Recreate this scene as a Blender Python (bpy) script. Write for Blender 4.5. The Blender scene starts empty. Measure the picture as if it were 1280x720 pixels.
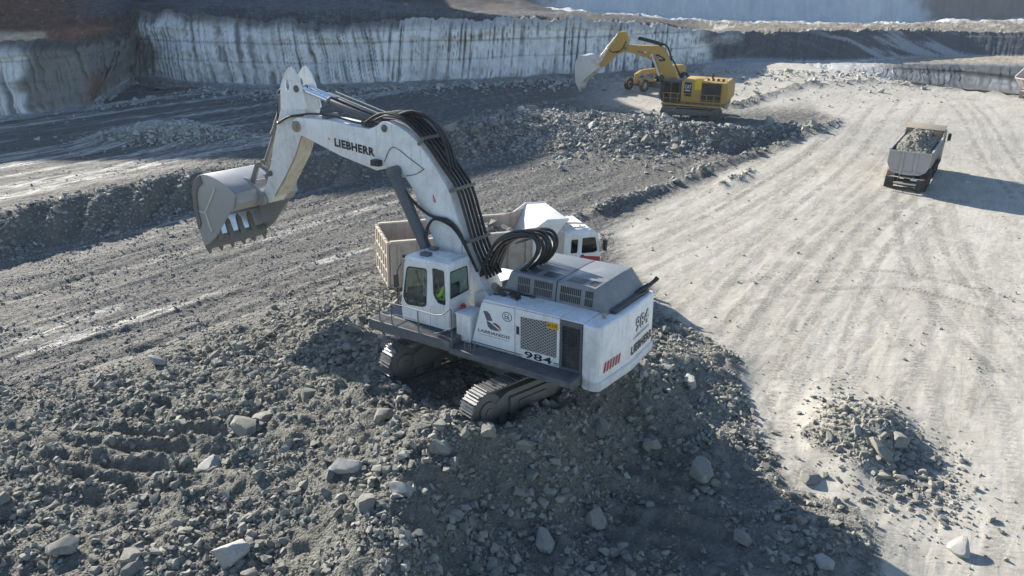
import bpy, bmesh, math, random
import numpy as np
from mathutils import Vector, Matrix
from mathutils.geometry import tessellate_polygon

# ------------------------------------------------------------------ camera, sky, sun, exposure
S = bpy.context.scene
COL = S.collection
H = 14.0                                  # drone height above the pit floor
PIT = math.radians(23.5)
FPX = 937.5                               # focal length in pixels of a 1280 px wide picture
cam = bpy.data.cameras.new('camera')
camo = bpy.data.objects.new('camera', cam)
COL.objects.link(camo)
camo.location = (0, 0, H)
camo.rotation_euler = (math.pi / 2 - PIT, 0, 0)
cam.sensor_width = 36
cam.lens = 36 * FPX / 1280
cam.clip_start = 0.1
cam.clip_end = 5000
S.camera = camo

SUN_EL = math.radians(25.5)
SUN_DIR = Vector((-0.695 * math.cos(SUN_EL), 0.719 * math.cos(SUN_EL), math.sin(SUN_EL))).normalized()   # towards the sun
world = bpy.data.worlds.new('World')
S.world = world
world.use_nodes = True
wn = world.node_tree.nodes
wl = world.node_tree.links
sky = wn.new('ShaderNodeTexSky')
sky.sky_type = 'NISHITA'
sky.sun_disc = False
sky.sun_elevation = SUN_EL
sky.sun_rotation = math.atan2(SUN_DIR.x, SUN_DIR.y)
sky.altitude = 300
sky.air_density = 1.0
sky.dust_density = 0.25
sky.ozone_density = 2.2
wl.new(sky.outputs[0], wn['Background'].inputs[0])
wn['Background'].inputs[1].default_value = 0.088
sun = bpy.data.lights.new('sun', 'SUN')
sun.energy = 5.0
sun.angle = math.radians(0.55)
sun.color = (1.0, 0.935, 0.83)
suno = bpy.data.objects.new('sun', sun)
COL.objects.link(suno)
suno.location = (-40, 60, 60)
suno.rotation_euler = SUN_DIR.to_track_quat('Z', 'Y').to_euler()
S.view_settings.view_transform = 'Standard'
S.view_settings.look = 'None'
S.view_settings.gamma = 1
S.view_settings.exposure = 1.0
HAZE = 0.0002
S.cycles.max_bounces = 5
S.cycles.diffuse_bounces = 3
S.cycles.glossy_bounces = 2
S.cycles.transparent_max_bounces = 12
S.cycles.volume_bounces = 0
S.cycles.use_adaptive_sampling = True
S.cycles.adaptive_threshold = 0.02

rng = np.random.default_rng(7)
random.seed(7)

# ------------------------------------------------------------------ survey helpers: photo bearing + distance -> place on the ground
def ray(px, py):
    a = (px - 640) / FPX
    u = -(py - 360) / FPX
    return np.array([a, math.cos(PIT) + u * math.sin(PIT), -math.sin(PIT) + u * math.cos(PIT)])
def ground_at(px, py, z=0.0):
    r = ray(px, py)
    return np.array([0, 0, H]) + (z - H) / r[2] * r
def depth_at(px, py, y):
    r = ray(px, py)
    return np.array([0, 0, H]) + y / r[1] * r

# ------------------------------------------------------------------ noise (numpy)
_perm = np.random.default_rng(3).permutation(4096).astype(np.int64)
_ga = np.random.default_rng(4).random(4096) * 2 * np.pi
def perlin(x, y, seed=0):
    xi = np.floor(x).astype(np.int64); yi = np.floor(y).astype(np.int64)
    xf = x - xi; yf = y - yi
    def g(ix, iy, dx, dy):
        h = _ga[_perm[(_perm[(ix + seed * 131) & 4095] + iy) & 4095]]
        return np.cos(h) * dx + np.sin(h) * dy
    u = xf * xf * xf * (xf * (xf * 6 - 15) + 10); v = yf * yf * yf * (yf * (yf * 6 - 15) + 10)
    a = g(xi, yi, xf, yf); b = g(xi + 1, yi, xf - 1, yf)
    c = g(xi, yi + 1, xf, yf - 1); d = g(xi + 1, yi + 1, xf - 1, yf - 1)
    return (a + (b - a) * u + (c - a) * v + (a - b - c + d) * u * v) * 1.5
def fbm(x, y, oct=4, seed=0, gain=0.5):
    s = 0; a = 1; n = 0
    for i in range(oct):
        s = s + a * perlin(x, y, seed + i * 7); n += a
        x = x * 2.03 + 11.3; y = y * 2.03 - 5.7; a *= gain
    return s / n
def sstep(a, b, x):
    t = np.clip((x - a) / (b - a), 0, 1)
    return t * t * (3 - 2 * t)

# ------------------------------------------------------------------ objects and tags
def tag(o, label=None, cat=None, group=None, kind=None):
    if label: o['label'] = label
    if cat: o['category'] = cat
    if group: o['group'] = group
    if kind: o['kind'] = kind
    return o
def link(name, me, mat=None, parent=None):
    o = bpy.data.objects.new(name, me)
    COL.objects.link(o)
    if mat is not None and me is not None:
        me.materials.clear()
        for m in (mat if isinstance(mat, (list, tuple)) else [mat]): me.materials.append(m)
    if parent is not None: o.parent = parent
    return o
def empty(name, loc=(0, 0, 0), rot=(0, 0, 0)):
    o = bpy.data.objects.new(name, None)
    o.empty_display_size = 0.3
    COL.objects.link(o)
    o.location = loc; o.rotation_euler = rot
    return o
def copy_tree(o, parent=None):
    c = o.copy(); COL.objects.link(c); c.parent = parent
    for ch in list(o.children): copy_tree(ch, c)
    return c
def big_mesh(name, V, Fq, smooth=True):
    me = bpy.data.meshes.new(name)
    V = np.asarray(V, dtype=np.float32); Fq = np.asarray(Fq, dtype=np.int32)
    k = Fq.shape[1]
    me.vertices.add(len(V)); me.vertices.foreach_set('co', V.ravel())
    me.loops.add(Fq.size); me.loops.foreach_set('vertex_index', Fq.ravel())
    me.polygons.add(len(Fq)); me.polygons.foreach_set('loop_start', np.arange(0, Fq.size, k, dtype=np.int32))
    me.polygons.foreach_set('use_smooth', np.full(len(Fq), smooth))
    me.update(calc_edges=True)
    return me
def vcol(me, name, C):
    a = me.attributes.new(name, 'FLOAT_COLOR', 'POINT')
    C = np.asarray(C, dtype=np.float32)
    if C.shape[1] == 3: C = np.hstack([C, np.ones((len(C), 1), np.float32)])
    a.data.foreach_set('color', C.ravel())

class MB:
    """collects shapes; build() links them as one mesh object"""
    def __init__(s): s.v = []; s.f = []
    def add(s, vs, fs):
        n = len(s.v); s.v += [tuple(v) for v in vs]; s.f += [tuple(i + n for i in f) for f in fs]; return s
    def box(s, x0, x1, y0, y1, z0, z1, M=None):
        vs = [(x, y, z) for z in (z0, z1) for y in (y0, y1) for x in (x0, x1)]
        if M is not None: vs = [tuple(M @ Vector(v)) for v in vs]
        return s.add(vs, [(0, 2, 3, 1), (4, 5, 7, 6), (0, 1, 5, 4), (2, 6, 7, 3), (0, 4, 6, 2), (1, 3, 7, 5)])
    def prism(s, poly, a0, a1, axis='y', M=None):
        """poly in (x,z) extruded along y / (x,y) along z / (y,z) along x"""
        mp = {'y': lambda p, a: (p[0], a, p[1]), 'z': lambda p, a: (p[0], p[1], a), 'x': lambda p, a: (a, p[0], p[1])}[axis]
        n = len(poly)
        vs = [mp(p, a0) for p in poly] + [mp(p, a1) for p in poly]
        if M is not None: vs = [tuple(M @ Vector(v)) for v in vs]
        fs = [tuple(range(n)), tuple(range(2 * n - 1, n - 1, -1))]
        fs += [(i, i + n, (i + 1) % n + n, (i + 1) % n) for i in range(n)]
        return s.add(vs, fs)
    def loft(s, rings, caps=True):
        n = len(rings[0]); vs = [p for r in rings for p in r]; fs = []
        for k in range(len(rings) - 1):
            for i in range(n):
                j = (i + 1) % n
                fs.append((k * n + i, k * n + j, (k + 1) * n + j, (k + 1) * n + i))
        if caps: fs += [tuple(range(n - 1, -1, -1)), tuple(range((len(rings) - 1) * n, len(rings) * n))]
        return s.add(vs, fs)
    def cyl(s, p0, p1, r0, r1=None, n=16, caps=True):
        p0 = Vector(p0); p1 = Vector(p1); r1 = r0 if r1 is None else r1
        d = (p1 - p0).normalized()
        a = d.orthogonal().normalized(); b = d.cross(a)
        rings = [[tuple(p + (a * math.cos(2 * math.pi * i / n) + b * math.sin(2 * math.pi * i / n)) * r) for i in range(n)] for p, r in ((p0, r0), (p1, r1))]
        return s.loft(rings, caps)
    def tube(s, pts, r, n=8, sub=0):
        pts = [Vector(p) for p in pts]
        if sub: pts = spline(pts, sub)
        rings = []; a = None
        for i, p in enumerate(pts):
            d = (pts[min(i + 1, len(pts) - 1)] - pts[max(i - 1, 0)]).normalized()
            a = d.orthogonal().normalized() if a is None else (a - d * a.dot(d)).normalized()
            b = d.cross(a)
            rings.append([tuple(p + (a * math.cos(2 * math.pi * k / n) + b * math.sin(2 * math.pi * k / n)) * r) for k in range(n)])
        return s.loft(rings)
    def plate(s, outer, holes, mp, t):
        """flat plate with holes: 2-D outlines, mp(u, v, depth) -> point; thickness t"""
        loops = [outer] + list(holes)
        tris = tessellate_polygon([[Vector((p[0], p[1], 0)) for p in l] for l in loops])
        flat = [p for l in loops for p in l]; n = len(flat)
        vs = [mp(p[0], p[1], 0) for p in flat] + [mp(p[0], p[1], t) for p in flat]
        fs = [tuple(tr) for tr in tris] + [tuple(i + n for i in reversed(tr)) for tr in tris]
        k = 0
        for l in loops:
            m = len(l)
            fs += [(k + i, k + (i + 1) % m, k + (i + 1) % m + n, k + i + n) for i in range(m)]
            k += m
        return s.add(vs, fs)
    def build(s, name, mat, parent=None, bevel=0.0, seg=2, ang=35, smooth=True):
        me = bpy.data.meshes.new(name)
        me.from_pydata(s.v, [], s.f)
        bm = bmesh.new(); bm.from_mesh(me)
        bmesh.ops.recalc_face_normals(bm, faces=bm.faces)
        if bevel:
            es = [e for e in bm.edges if len(e.link_faces) == 2 and e.calc_face_angle(0) > math.radians(ang)]
            bmesh.ops.bevel(bm, geom=es, offset=bevel, segments=seg, affect='EDGES', clamp_overlap=True, profile=0.6)
        bm.to_mesh(me); bm.free()
        if smooth:
            me.polygons.foreach_set('use_smooth', np.ones(len(me.polygons), dtype=bool))
            me.set_sharp_from_angle(angle=math.radians(32))
        me.update()
        return link(name, me, mat, parent)
def spline(pts, k):
    out = []
    P = [pts[0]] + list(pts) + [pts[-1]]
    for i in range(1, len(P) - 2):
        a, b, c, d = P[i - 1], P[i], P[i + 1], P[i + 2]
        for j in range(k):
            t = j / k
            out.append(0.5 * ((2 * b) + (c - a) * t + (2 * a - 5 * b + 4 * c - d) * t * t + (3 * b - a - 3 * c + d) * t ** 3))
    out.append(P[-2])
    return out
def rrect(u0, u1, v0, v1, r, n=4):
    r = min(r, abs(u1 - u0) / 2.01, abs(v1 - v0) / 2.01); out = []
    for cx, cy, a0 in ((u1 - r, v1 - r, 0), (u0 + r, v1 - r, 90), (u0 + r, v0 + r, 180), (u1 - r, v0 + r, 270)):
        for i in range(n + 1):
            a = math.radians(a0 + 90 * i / n); out.append((cx + r * math.cos(a), cy + r * math.sin(a)))
    return out
def rpoly(pts, r, n=3):
    """round the corners of a 2-D polygon"""
    out = []; m = len(pts)
    for i in range(m):
        p = Vector(pts[i]); a = Vector(pts[i - 1]) - p; b = Vector(pts[(i + 1) % m]) - p
        d = min(r, a.length * .45, b.length * .45)
        A = p + a.normalized() * d; B = p + b.normalized() * d
        for k in range(n + 1):
            t = k / n; q = A * (1 - t) ** 2 + p * 2 * t * (1 - t) + B * t * t; out.append((q.x, q.y))
    return out
def lettering(txt, mat, parent, org, xd, yd, width, height, bold=0.0, shear=0.0, name='lettering', depth=0.004, frame=None):
    """flat letters scaled to width x height; org = lower left corner"""
    cu = bpy.data.curves.new('t', 'FONT'); cu.body = txt; cu.offset = bold; cu.shear = shear; cu.size = 1; cu.resolution_u = 3; cu.space_character = 1 + (bold if frame is None else frame) * 2.2
    o = bpy.data.objects.new('t', cu); COL.objects.link(o)
    dg = bpy.context.evaluated_depsgraph_get()
    me = bpy.data.meshes.new_from_object(o.evaluated_get(dg))
    bpy.data.objects.remove(o); bpy.data.curves.remove(cu)
    n = len(me.vertices); co = np.empty(n * 3, np.float32); me.vertices.foreach_get('co', co); co = co.reshape(-1, 3)
    lo = co.min(0); hi = co.max(0)
    if frame is not None: lo = lo - (frame - bold); hi = hi + (frame - bold)      # inner face of outlined letters
    u = (co[:, 0] - lo[0]) / (hi[0] - lo[0]) * width; v = (co[:, 1] - lo[1]) / (hi[1] - lo[1]) * height
    xd = np.array(Vector(xd).normalized()); yd = np.array(Vector(yd).normalized()); nd = np.cross(xd, yd)
    P = np.array(org)[None] + u[:, None] * xd + v[:, None] * yd + depth * nd
    me.vertices.foreach_set('co', P.astype(np.float32).ravel()); me.name = name; me.update()
    return link(name, me, mat, parent)

# ------------------------------------------------------------------ materials
def new_mat(name):
    m = bpy.data.materials.new(name); m.use_nodes = True
    nt = m.node_tree; return m, nt, nt.nodes['Principled BSDF']
def nd(nt, t, **kw):
    n = nt.nodes.new(t)
    for k, v in kw.items():
        if k.startswith('_'): setattr(n, k[1:], v)
        else: n.inputs[k].default_value = v
    return n
def ramp(nt, fac, stops, interp='LINEAR'):
    r = nt.nodes.new('ShaderNodeValToRGB'); r.color_ramp.interpolation = interp
    e = r.color_ramp.elements
    while len(e) < len(stops): e.new(0.5)
    for el, (p, c) in zip(e, stops):
        el.position = p; el.color = (c, c, c, 1) if isinstance(c, (int, float)) else (*c, 1)
    nt.links.new(fac, r.inputs[0]); return r.outputs[0]
def mixc(nt, fac, a, b, mode='MIX'):
    n = nt.nodes.new('ShaderNodeMix'); n.data_type = 'RGBA'; n.blend_type = mode
    for sock, v in ((n.inputs[0], fac), (n.inputs[6], a), (n.inputs[7], b)):
        if isinstance(v, (int, float)): sock.default_value = v
        elif isinstance(v, (tuple, list)): sock.default_value = (*v, 1)
        else: nt.links.new(v, sock)
    return n.outputs[2]
def coords(nt, kind='Object'):
    return nt.nodes.new('ShaderNodeTexCoord').outputs[kind]
def noise(nt, co, scale, detail=4, rough=0.55, dist=0.0):
    n = nd(nt, 'ShaderNodeTexNoise', Scale=scale, Detail=detail, Roughness=rough, Distortion=dist)
    nt.links.new(co, n.inputs['Vector']); return n.outputs[0]
def stretched(nt, co, rotz, sc):
    r = nd(nt, 'ShaderNodeMapping'); r.inputs['Rotation'].default_value = (0, 0, rotz)
    nt.links.new(co, r.inputs[0])
    m = nd(nt, 'ShaderNodeMapping'); m.inputs['Scale'].default_value = sc
    nt.links.new(r.outputs[0], m.inputs[0]); return m.outputs[0]
def bump(nt, h, strength, dist, normal=None):
    b = nd(nt, 'ShaderNodeBump', Strength=strength, Distance=dist)
    nt.links.new(h, b.inputs['Height'])
    if normal is not None: nt.links.new(normal, b.inputs['Normal'])
    return b.outputs[0]
DUST = (0.30, 0.275, 0.235)
def paint(name, col, rough=0.42, dirt=0.5, dcol=DUST, scale=1.6, metal=0.0, bumpy=0.0):
    m, nt, b = new_mat(name); co = coords(nt)
    n1 = noise(nt, co, scale, 6, 0.65, 0.4); n2 = noise(nt, co, scale * 9, 5, 0.7)
    f1 = ramp(nt, n1, [(0.45, 0.0), (0.78, dirt)]); f2 = ramp(nt, n2, [(0.56, 0.0), (0.72, dirt * 0.8)])
    c = mixc(nt, f1, col, dcol); c = mixc(nt, f2, c, tuple(x * 0.75 for x in dcol))
    n3 = noise(nt, stretched(nt, co, 0, (5.5, 5.5, .55)), 1.0, 6, .7); c = mixc(nt, ramp(nt, n3, [(.54, 0.0), (.74, dirt * .9)]), c, tuple(x * .85 for x in dcol))
    nt.links.new(c, b.inputs['Base Color'])
    r = ramp(nt, n1, [(0.3, rough), (0.8, min(1, rough + 0.3 * dirt + .05))]); nt.links.new(r, b.inputs['Roughness'])
    b.inputs['Metallic'].default_value = metal
    if bumpy: nt.links.new(bump(nt, n2, bumpy, 0.01), b.inputs['Normal'])
    return m
M = {}
M['white'] = paint('white_paint', (0.80, 0.81, 0.80), 0.35, 0.38)
M['white_clean'] = paint('white_body_paint', (0.88, 0.885, 0.88), 0.32, 0.46, (.38, .35, .30), 1.5)
M['white_worn'] = paint('worn_white_paint', (0.76, 0.76, 0.74), 0.42, 0.5, (0.26, 0.24, 0.2), 2.6)
M['cream'] = paint('dusty_cream_paint', (0.60, 0.56, 0.46), 0.6, 0.8, (0.3, 0.26, 0.2), 2.2)
M['grey'] = paint('grey_paint', (0.105, 0.118, 0.13), 0.45, 0.35, (0.2, 0.19, 0.17), 1.8)
M['hood_grey'] = paint('hood_grey_paint', (0.20, 0.215, 0.23), 0.36, 0.5, (0.42, 0.39, 0.35), 1.2)
M['deck'] = paint('deck_steel', (0.10, 0.112, 0.125), 0.5, 0.75, (0.24, 0.225, 0.2), 2.4, 0.0, 0.4)
M['steel'] = paint('worn_steel', (0.17, 0.165, 0.155), 0.5, 0.7, (0.24, 0.215, 0.18), 2.0, 0.35, 0.5)
M['bucket'] = paint('bucket_steel', (0.36, 0.365, 0.375), 0.38, 0.6, (0.36, 0.345, 0.325), 1.4, 0.35, 0.3)
M['polished'] = paint('polished_steel', (0.62, 0.63, 0.64), 0.16, 0.3, (0.3, 0.28, 0.25), 3.0, 0.95)
M['chrome'] = paint('chrome_rod', (0.8, 0.82, 0.85), 0.12, 0.08, DUST, 3.0, 1.0)
M['shoe'] = paint('track_steel', (0.20, 0.20, 0.205), 0.38, 0.6, (0.2, 0.185, 0.16), 4.0, 0.6, 0.5)
M['rust'] = paint('rusty_casting', (0.33, 0.28, 0.22), 0.7, 0.8, (0.42, 0.38, 0.32), 4.0, 0.1, 0.6)
M['rubber'] = paint('black_rubber', (0.022, 0.022, 0.024), 0.45, 0.4, (0.12, 0.11, 0.1), 3.0)
M['tyre'] = paint('tyre_rubber', (0.03, 0.03, 0.03), 0.8, 0.9, (0.16, 0.145, 0.12), 3.0, 0, 0.4)
M['black'] = paint('black_plastic', (0.02, 0.021, 0.023), 0.4, 0.25)
M['ink'] = paint('black_lettering', (0.012, 0.013, 0.016), 0.5, 0.06)
M['ink_grey'] = paint('grey_lettering', (0.12, 0.13, 0.15), 0.5, 0.05)
M['red'] = paint('red_paint', (0.42, 0.03, 0.045), 0.4, 0.15)
M['yellow'] = paint('yellow_paint', (0.50, 0.30, 0.06), 0.5, 0.85, (0.34, 0.285, 0.19), 1.3)
M['yellow_light'] = paint('bright_yellow_paint', (0.75, 0.5, 0.03), 0.45, 0.1)
M['orange_plate'] = paint('yellow_plate', (0.72, 0.42, 0.02), 0.45, 0.08)
M['pink_body'] = paint('dusty_pinkish_body_paint', (0.50, 0.42, 0.36), 0.65, 0.95, (0.30, 0.265, 0.22), 2.2)
M['rib_pale'] = paint('pale_rib_paint', (0.60, 0.53, 0.45), 0.6, 0.6, (0.44, 0.38, 0.31), 2.0)
M['grey_body'] = paint('dusty_grey_body_paint', (0.42, 0.40, 0.405), 0.55, 0.7, (0.38, 0.34, 0.29), 1.3)
M['tan_body'] = paint('dusty_tan_paint', (0.33, 0.28, 0.21), 0.6, 0.7, (0.38, 0.33, 0.26), 1.3)
M['chassis'] = paint('chassis_black', (0.045, 0.045, 0.045), 0.6, 0.9, (0.2, 0.18, 0.15), 2.0)
M['rim'] = paint('wheel_rim', (0.3, 0.3, 0.3), 0.5, 0.8, (0.25, 0.22, 0.18), 3.0)
M['pale_steel'] = paint('pale_dusty_steel', (0.62, 0.60, 0.57), 0.5, 0.6, (0.5, 0.46, 0.4), 1.2, 0.1)
M['seat'] = paint('dark_fabric', (0.03, 0.03, 0.035), 0.9, 0.2)
M['hivis'] = paint('lime_hi_vis_cloth', (0.42, 0.88, 0.10), 0.8, 0.05)
M['trouser'] = paint('dark_blue_cloth', (0.03, 0.035, 0.06), 0.9, 0.1)
M['skin'] = paint('skin', (0.42, 0.24, 0.16), 0.55, 0.05)
M['hair'] = paint('dark_hair', (0.015, 0.012, 0.01), 0.6, 0.05)
M['taillight'] = paint('red_lamp_lens', (0.35, 0.01, 0.01), 0.2, 0.1)
M['lamp'] = paint('clear_lamp_lens', (0.6, 0.62, 0.65), 0.1, 0.1)
def glass(name, tint, refl=0.9):
    m, nt, b = new_mat(name)
    nt.nodes.remove(b)
    out = nt.nodes['Material Output']
    t = nd(nt, 'ShaderNodeBsdfTransparent'); t.inputs[0].default_value = (*tint, 1)
    g = nd(nt, 'ShaderNodeBsdfGlossy', Roughness=0.03); g.inputs[0].default_value = (refl, refl, refl, 1)
    lw = nd(nt, 'ShaderNodeLayerWeight', Blend=0.5); frr = ramp(nt, lw.outputs['Facing'], [(0, 0.05), (.6, .09), (.85, .3), (1, .9)])
    n = noise(nt, coords(nt), 2.0, 5); dsty = nd(nt, 'ShaderNodeBsdfDiffuse'); dsty.inputs[0].default_value = (0.4, 0.38, 0.34, 1)
    f2 = ramp(nt, n, [(0.5, 0.0), (0.8, 0.16)])
    mx = nd(nt, 'ShaderNodeMixShader'); nt.links.new(frr, mx.inputs[0]); nt.links.new(t.outputs[0], mx.inputs[1]); nt.links.new(g.outputs[0], mx.inputs[2])
    m2 = nd(nt, 'ShaderNodeMixShader'); nt.links.new(f2, m2.inputs[0]); nt.links.new(mx.outputs[0], m2.inputs[1]); nt.links.new(dsty.outputs[0], m2.inputs[2])
    nt.links.new(m2.outputs[0], out.inputs[0])
    return m
M['glass'] = glass('cab_glass', (0.84, 0.9, 0.87))
M['glass_dark'] = glass('dark_glass', (0.18, 0.2, 0.2))

# ================================================================== the pit floor
BENCH = 1.75
EX_T = np.array([0.03, 20.74, 1.86])              # the white excavator's place on the heap
EX_ROT = (math.radians(3.1), math.radians(2.15), math.radians(146.1))
EX_M = Matrix.Translation(Vector(EX_T)) @ Matrix.Rotation(EX_ROT[2], 4, 'Z') @ Matrix.Rotation(EX_ROT[1], 4, 'Y') @ Matrix.Rotation(EX_ROT[0], 4, 'X')
UC_ANG = math.radians(75)                         # undercarriage turned against the upper structure
UC_C = Vector((0.25, 0.0, 0.0))

toe = np.array([ground_at(*p)[:2] for p in ((-420, 440), (-200, 385), (0, 331), (120, 301), (240, 269), (380, 240), (480, 219), (560, 207), (640, 196), (720, 196), (820, 200), (900, 192), (985, 178))])
crest = np.array([ground_at(*p, BENCH)[:2] for p in ((-420, 365), (-200, 310), (0, 262), (120, 238), (240, 212), (380, 196), (480, 178), (560, 161), (640, 146), (720, 143), (820, 148), (900, 156), (985, 160))])
heap_pts = [  # (bearing px, bearing py, height) of the spoil heap in the foreground
    (440, 366, .15), (380, 383, .15), (310, 402, .15), (180, 440, .1), (60, 470, .1), (-120, 520, .1),
    (100, 560, .45), (250, 500, .75), (380, 450, 1.25), (300, 540, .95), (200, 640, .7), (100, 700, .6), (-60, 600, .3), (-60, 720, .4),
    (350, 620, 1.25), (420, 540, 1.6), (440, 455, 1.75), (440, 410, 1.3), (480, 400, 1.2), (400, 690, 1.1), (250, 740, .8),
    (548, 548, 2.35), (525, 590, 2.3), (495, 650, 2.1), (475, 710, 1.9), (470, 560, 2.0), (440, 620, 1.75),
    (630, 550, 1.6), (700, 545, 1.2), (590, 600, 1.55), (640, 620, 1.0), (740, 600, .6), (560, 650, 1.4), (545, 700, 1.15), (640, 700, .5), (760, 690, .3), (700, 780, .3), (560, 800, .8), (420, 800, 1.0),
    (770, 520, 1.25), (800, 560, .8), (850, 620, .35), (850, 500, .95), (870, 455, .75), (840, 430, .85), (910, 480, .25), (905, 530, .35), (950, 590, .25), (950, 690, .12), (860, 720, .2),
    (1000, 620, .15), (1075, 700, .2), (1050, 650, .25), (820, 405, .3), (790, 400, .5)]
HP = []
for px, py, z in heap_pts:
    g = ground_at(px, py, z); HP.append((g[0], g[1], z))
for lx, ly, dz in ((0, 0, -.55), (1.5, 1.5, -.5), (.3, 2.2, -.45), (-1.5, -.5, -.3), (2.0, -1.5, -.3), (0, -2.5, -.3), (3, 0, -.15)):
    p = EX_M @ Vector((lx, ly, 0)); HP.append((p.x, p.y, p.z + dz))
Ru = Matrix.Rotation(UC_ANG, 4, 'Z')
for sgn in (-1, 1):
    for u in (-3.0, -1.5, 0, 1.5, 2.6):
        p = EX_M @ (UC_C + Ru @ Vector((u, 2.05 * sgn, 0))); HP.append((p.x, p.y, p.z + 0.3))
for u_, v_, z_ in ((-2.4, 3.0, .45), (-1.0, 3.05, .6), (.4, 3.1, .7), (1.6, 3.1, .75), (2.8, 3.0, .7), (2.6, -3.0, .4), (3.9, 1.0, .3)):
    p = EX_M @ (UC_C + Ru @ Vector((u_, v_, z_))); HP.append((p.x, p.y, p.z))
p = EX_M @ (UC_C + Ru @ Vector((3.55, 2.05, .75))); HP.append((p.x, p.y, p.z))
p = EX_M @ (UC_C + Ru @ Vector((3.6, -2.05, .15))); HP.append((p.x, p.y, p.z))
for px, py in ((440, 340), (300, 375), (160, 410), (0, 455), (-200, 500), (560, 330), (700, 345), (830, 370), (905, 420), (955, 460), (975, 530), (1060, 620), (1150, 700), (1200, 780), (1000, 420), (1300, 650), (640, 320), (640, 300), (560, 310), (520, 320), (700, 310), (600, 330), (1100, 480), (1250, 550), (-300, 560), (500, 330)):
    g = ground_at(px, py, 0); HP.append((g[0], g[1], 0.0))
for x, y in ((-22, 12), (-14, 8), (0, 8), (10, 9), (14, 12), (20, 20), (-26, 20), (-18, 30), (10, 32), (18, 30)): HP.append((x, y, 0.0))
HP = np.array(HP)
def _k(r2): return 0.5 * r2 * np.log(r2 + 1e-9)
_n = len(HP)
_A = np.zeros((_n + 3, _n + 3))
_d2 = ((HP[:, None, :2] - HP[None, :, :2]) ** 2).sum(2)
_A[:_n, :_n] = _k(_d2) + np.eye(_n) * 0.4
_A[:_n, _n] = 1; _A[:_n, _n + 1:] = HP[:, :2]; _A[_n, :_n] = 1; _A[_n + 1:, :_n] = HP[:, :2].T
_w = np.linalg.solve(_A, np.concatenate([HP[:, 2], [0, 0, 0]]))
def heap_base(x, y):
    z = np.zeros_like(x)
    m = (x > -30) & (x < 18) & (y > 6) & (y < 34)
    xs = x[m]; ys = y[m]; s = _w[_n] + _w[_n + 1] * xs + _w[_n + 2] * ys
    for i in range(_n): s = s + _w[i] * _k((xs - HP[i, 0]) ** 2 + (ys - HP[i, 1]) ** 2)
    z[m] = s
    return np.maximum(z, 0)
def seg_dist(x, y, pts):
    d = np.full_like(x, 1e9)
    for (ax, ay), (bx, by) in zip(pts[:-1], pts[1:]):
        dx, dy = bx - ax, by - ay; L2 = dx * dx + dy * dy
        t = np.clip(((x - ax) * dx + (y - ay) * dy) / L2, 0, 1)
        d = np.minimum(d, np.hypot(x - ax - t * dx, y - ay - t * dy))
    return d
def trail(*pts, z=0.0): return [ground_at(*p, z)[:2] for p in pts]
WINDROWS = [(trail((742, 268), (800, 246), (850, 228), (905, 205), (960, 190), (1010, 175), (1048, 165)), .34, .42),
            (trail((700, 282), (742, 268), (790, 250)), .25, .5),
            (trail((855, 133), (920, 126), (1000, 106), (1080, 103), (1180, 109), (1300, 119), z=1.5), .5, .6),
            (trail((940, 217), (905, 232)), .3, .5)]
small_heap = ground_at(1092, 535, .6)
white_heap = ground_at(212, 168, BENCH + .4)
def smallheap_h(x, y):
    dx = x - small_heap[0]; dy = y - small_heap[1]
    u = dx * .8 - dy * .6; v = dx * .6 + dy * .8          # long axis away from the camera to the upper left
    return .62 * np.exp(-((np.where(u < 0, u / 2.0, u / .8)) ** 2 + (v / 2.0) ** 2))
def height(x, y, fine=True):
    yt = np.interp(x, toe[:, 0], toe[:, 1]); yc = np.interp(x, crest[:, 0], crest[:, 1])
    wob = 0.7 * fbm(x * .22, y * .22, 3, 5)
    wide = np.maximum(yc - yt, 2.2)
    t = (y - yt + wob) / wide
    left = 1 - sstep(15, 28, x + .8 * wob)
    bx = BENCH - (BENCH - 1.0) * sstep(-3, 11, x)
    b1 = bx * sstep(0.0, 1.0, t) + (BENCH - bx) * sstep(74, 92, y)
    b2 = 1.0 * sstep(52, 70, y) + (BENCH - 1.0) * sstep(74, 96, y)
    bench = b1 * left + b2 * (1 - left)
    slope = np.exp(-((t - .75) / .62) ** 2) * left * sstep(-9, 2, x)            # rubble pile along the crest towards the yellow excavator
    pile = slope * (0.30 + .4 * sstep(2, 10, x) + .7 * fbm(x * .28, y * .28, 4, 9))
    face = np.clip(1 - np.abs(t - .5) / .75, 0, 1) * left
    hb = heap_base(x, y)
    sh = smallheap_h(x, y)
    wd = sum(a * np.exp(-(seg_dist(x, y, p) / w) ** 2 ) * (0.75 + .9 * fbm(x * .7, y * .7, 2, 3)) for p, a, w in WINDROWS)
    dw = ((x - white_heap[0]) / 4.6) ** 2 + ((y - white_heap[1]) / 2.4) ** 2
    wh = 1.25 * np.exp(-dw)
    edge = 1.1 * sstep(0, 1, sstep(-6, 4, -x)) * 0
    z = bench + np.maximum(pile, 0) + hb + sh + np.maximum(wd, 0) + wh + .1 * fbm(x * .05, y * .05, 2, 21)
    heapm = sstep(.05, .28, hb + .1 * fbm(x * .5, y * .5, 3, 33))
    rub = np.clip(np.maximum.reduce([heapm, face * sstep(-.02, .25, face), np.clip(slope * 1.4, 0, 1), sstep(.18, .42, sh + .12 * fbm(x, y, 3, 43)), sstep(.25, .5, wh)]), 0, 1)
    rub = np.maximum(rub, .7 * sstep(.12, .25, wd))
    return z, rub, face, hb, sh, wh, wd, t, left
TRK = trail((0, 400), (270, 322)); trk_ang = math.atan2(TRK[1][1] - TRK[0][1], TRK[1][0] - TRK[0][0])
ROAD_ANG = math.radians(56)
def rot2(x, y, a): return x * math.cos(a) + y * math.sin(a), -x * math.sin(a) + y * math.cos(a)
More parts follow.
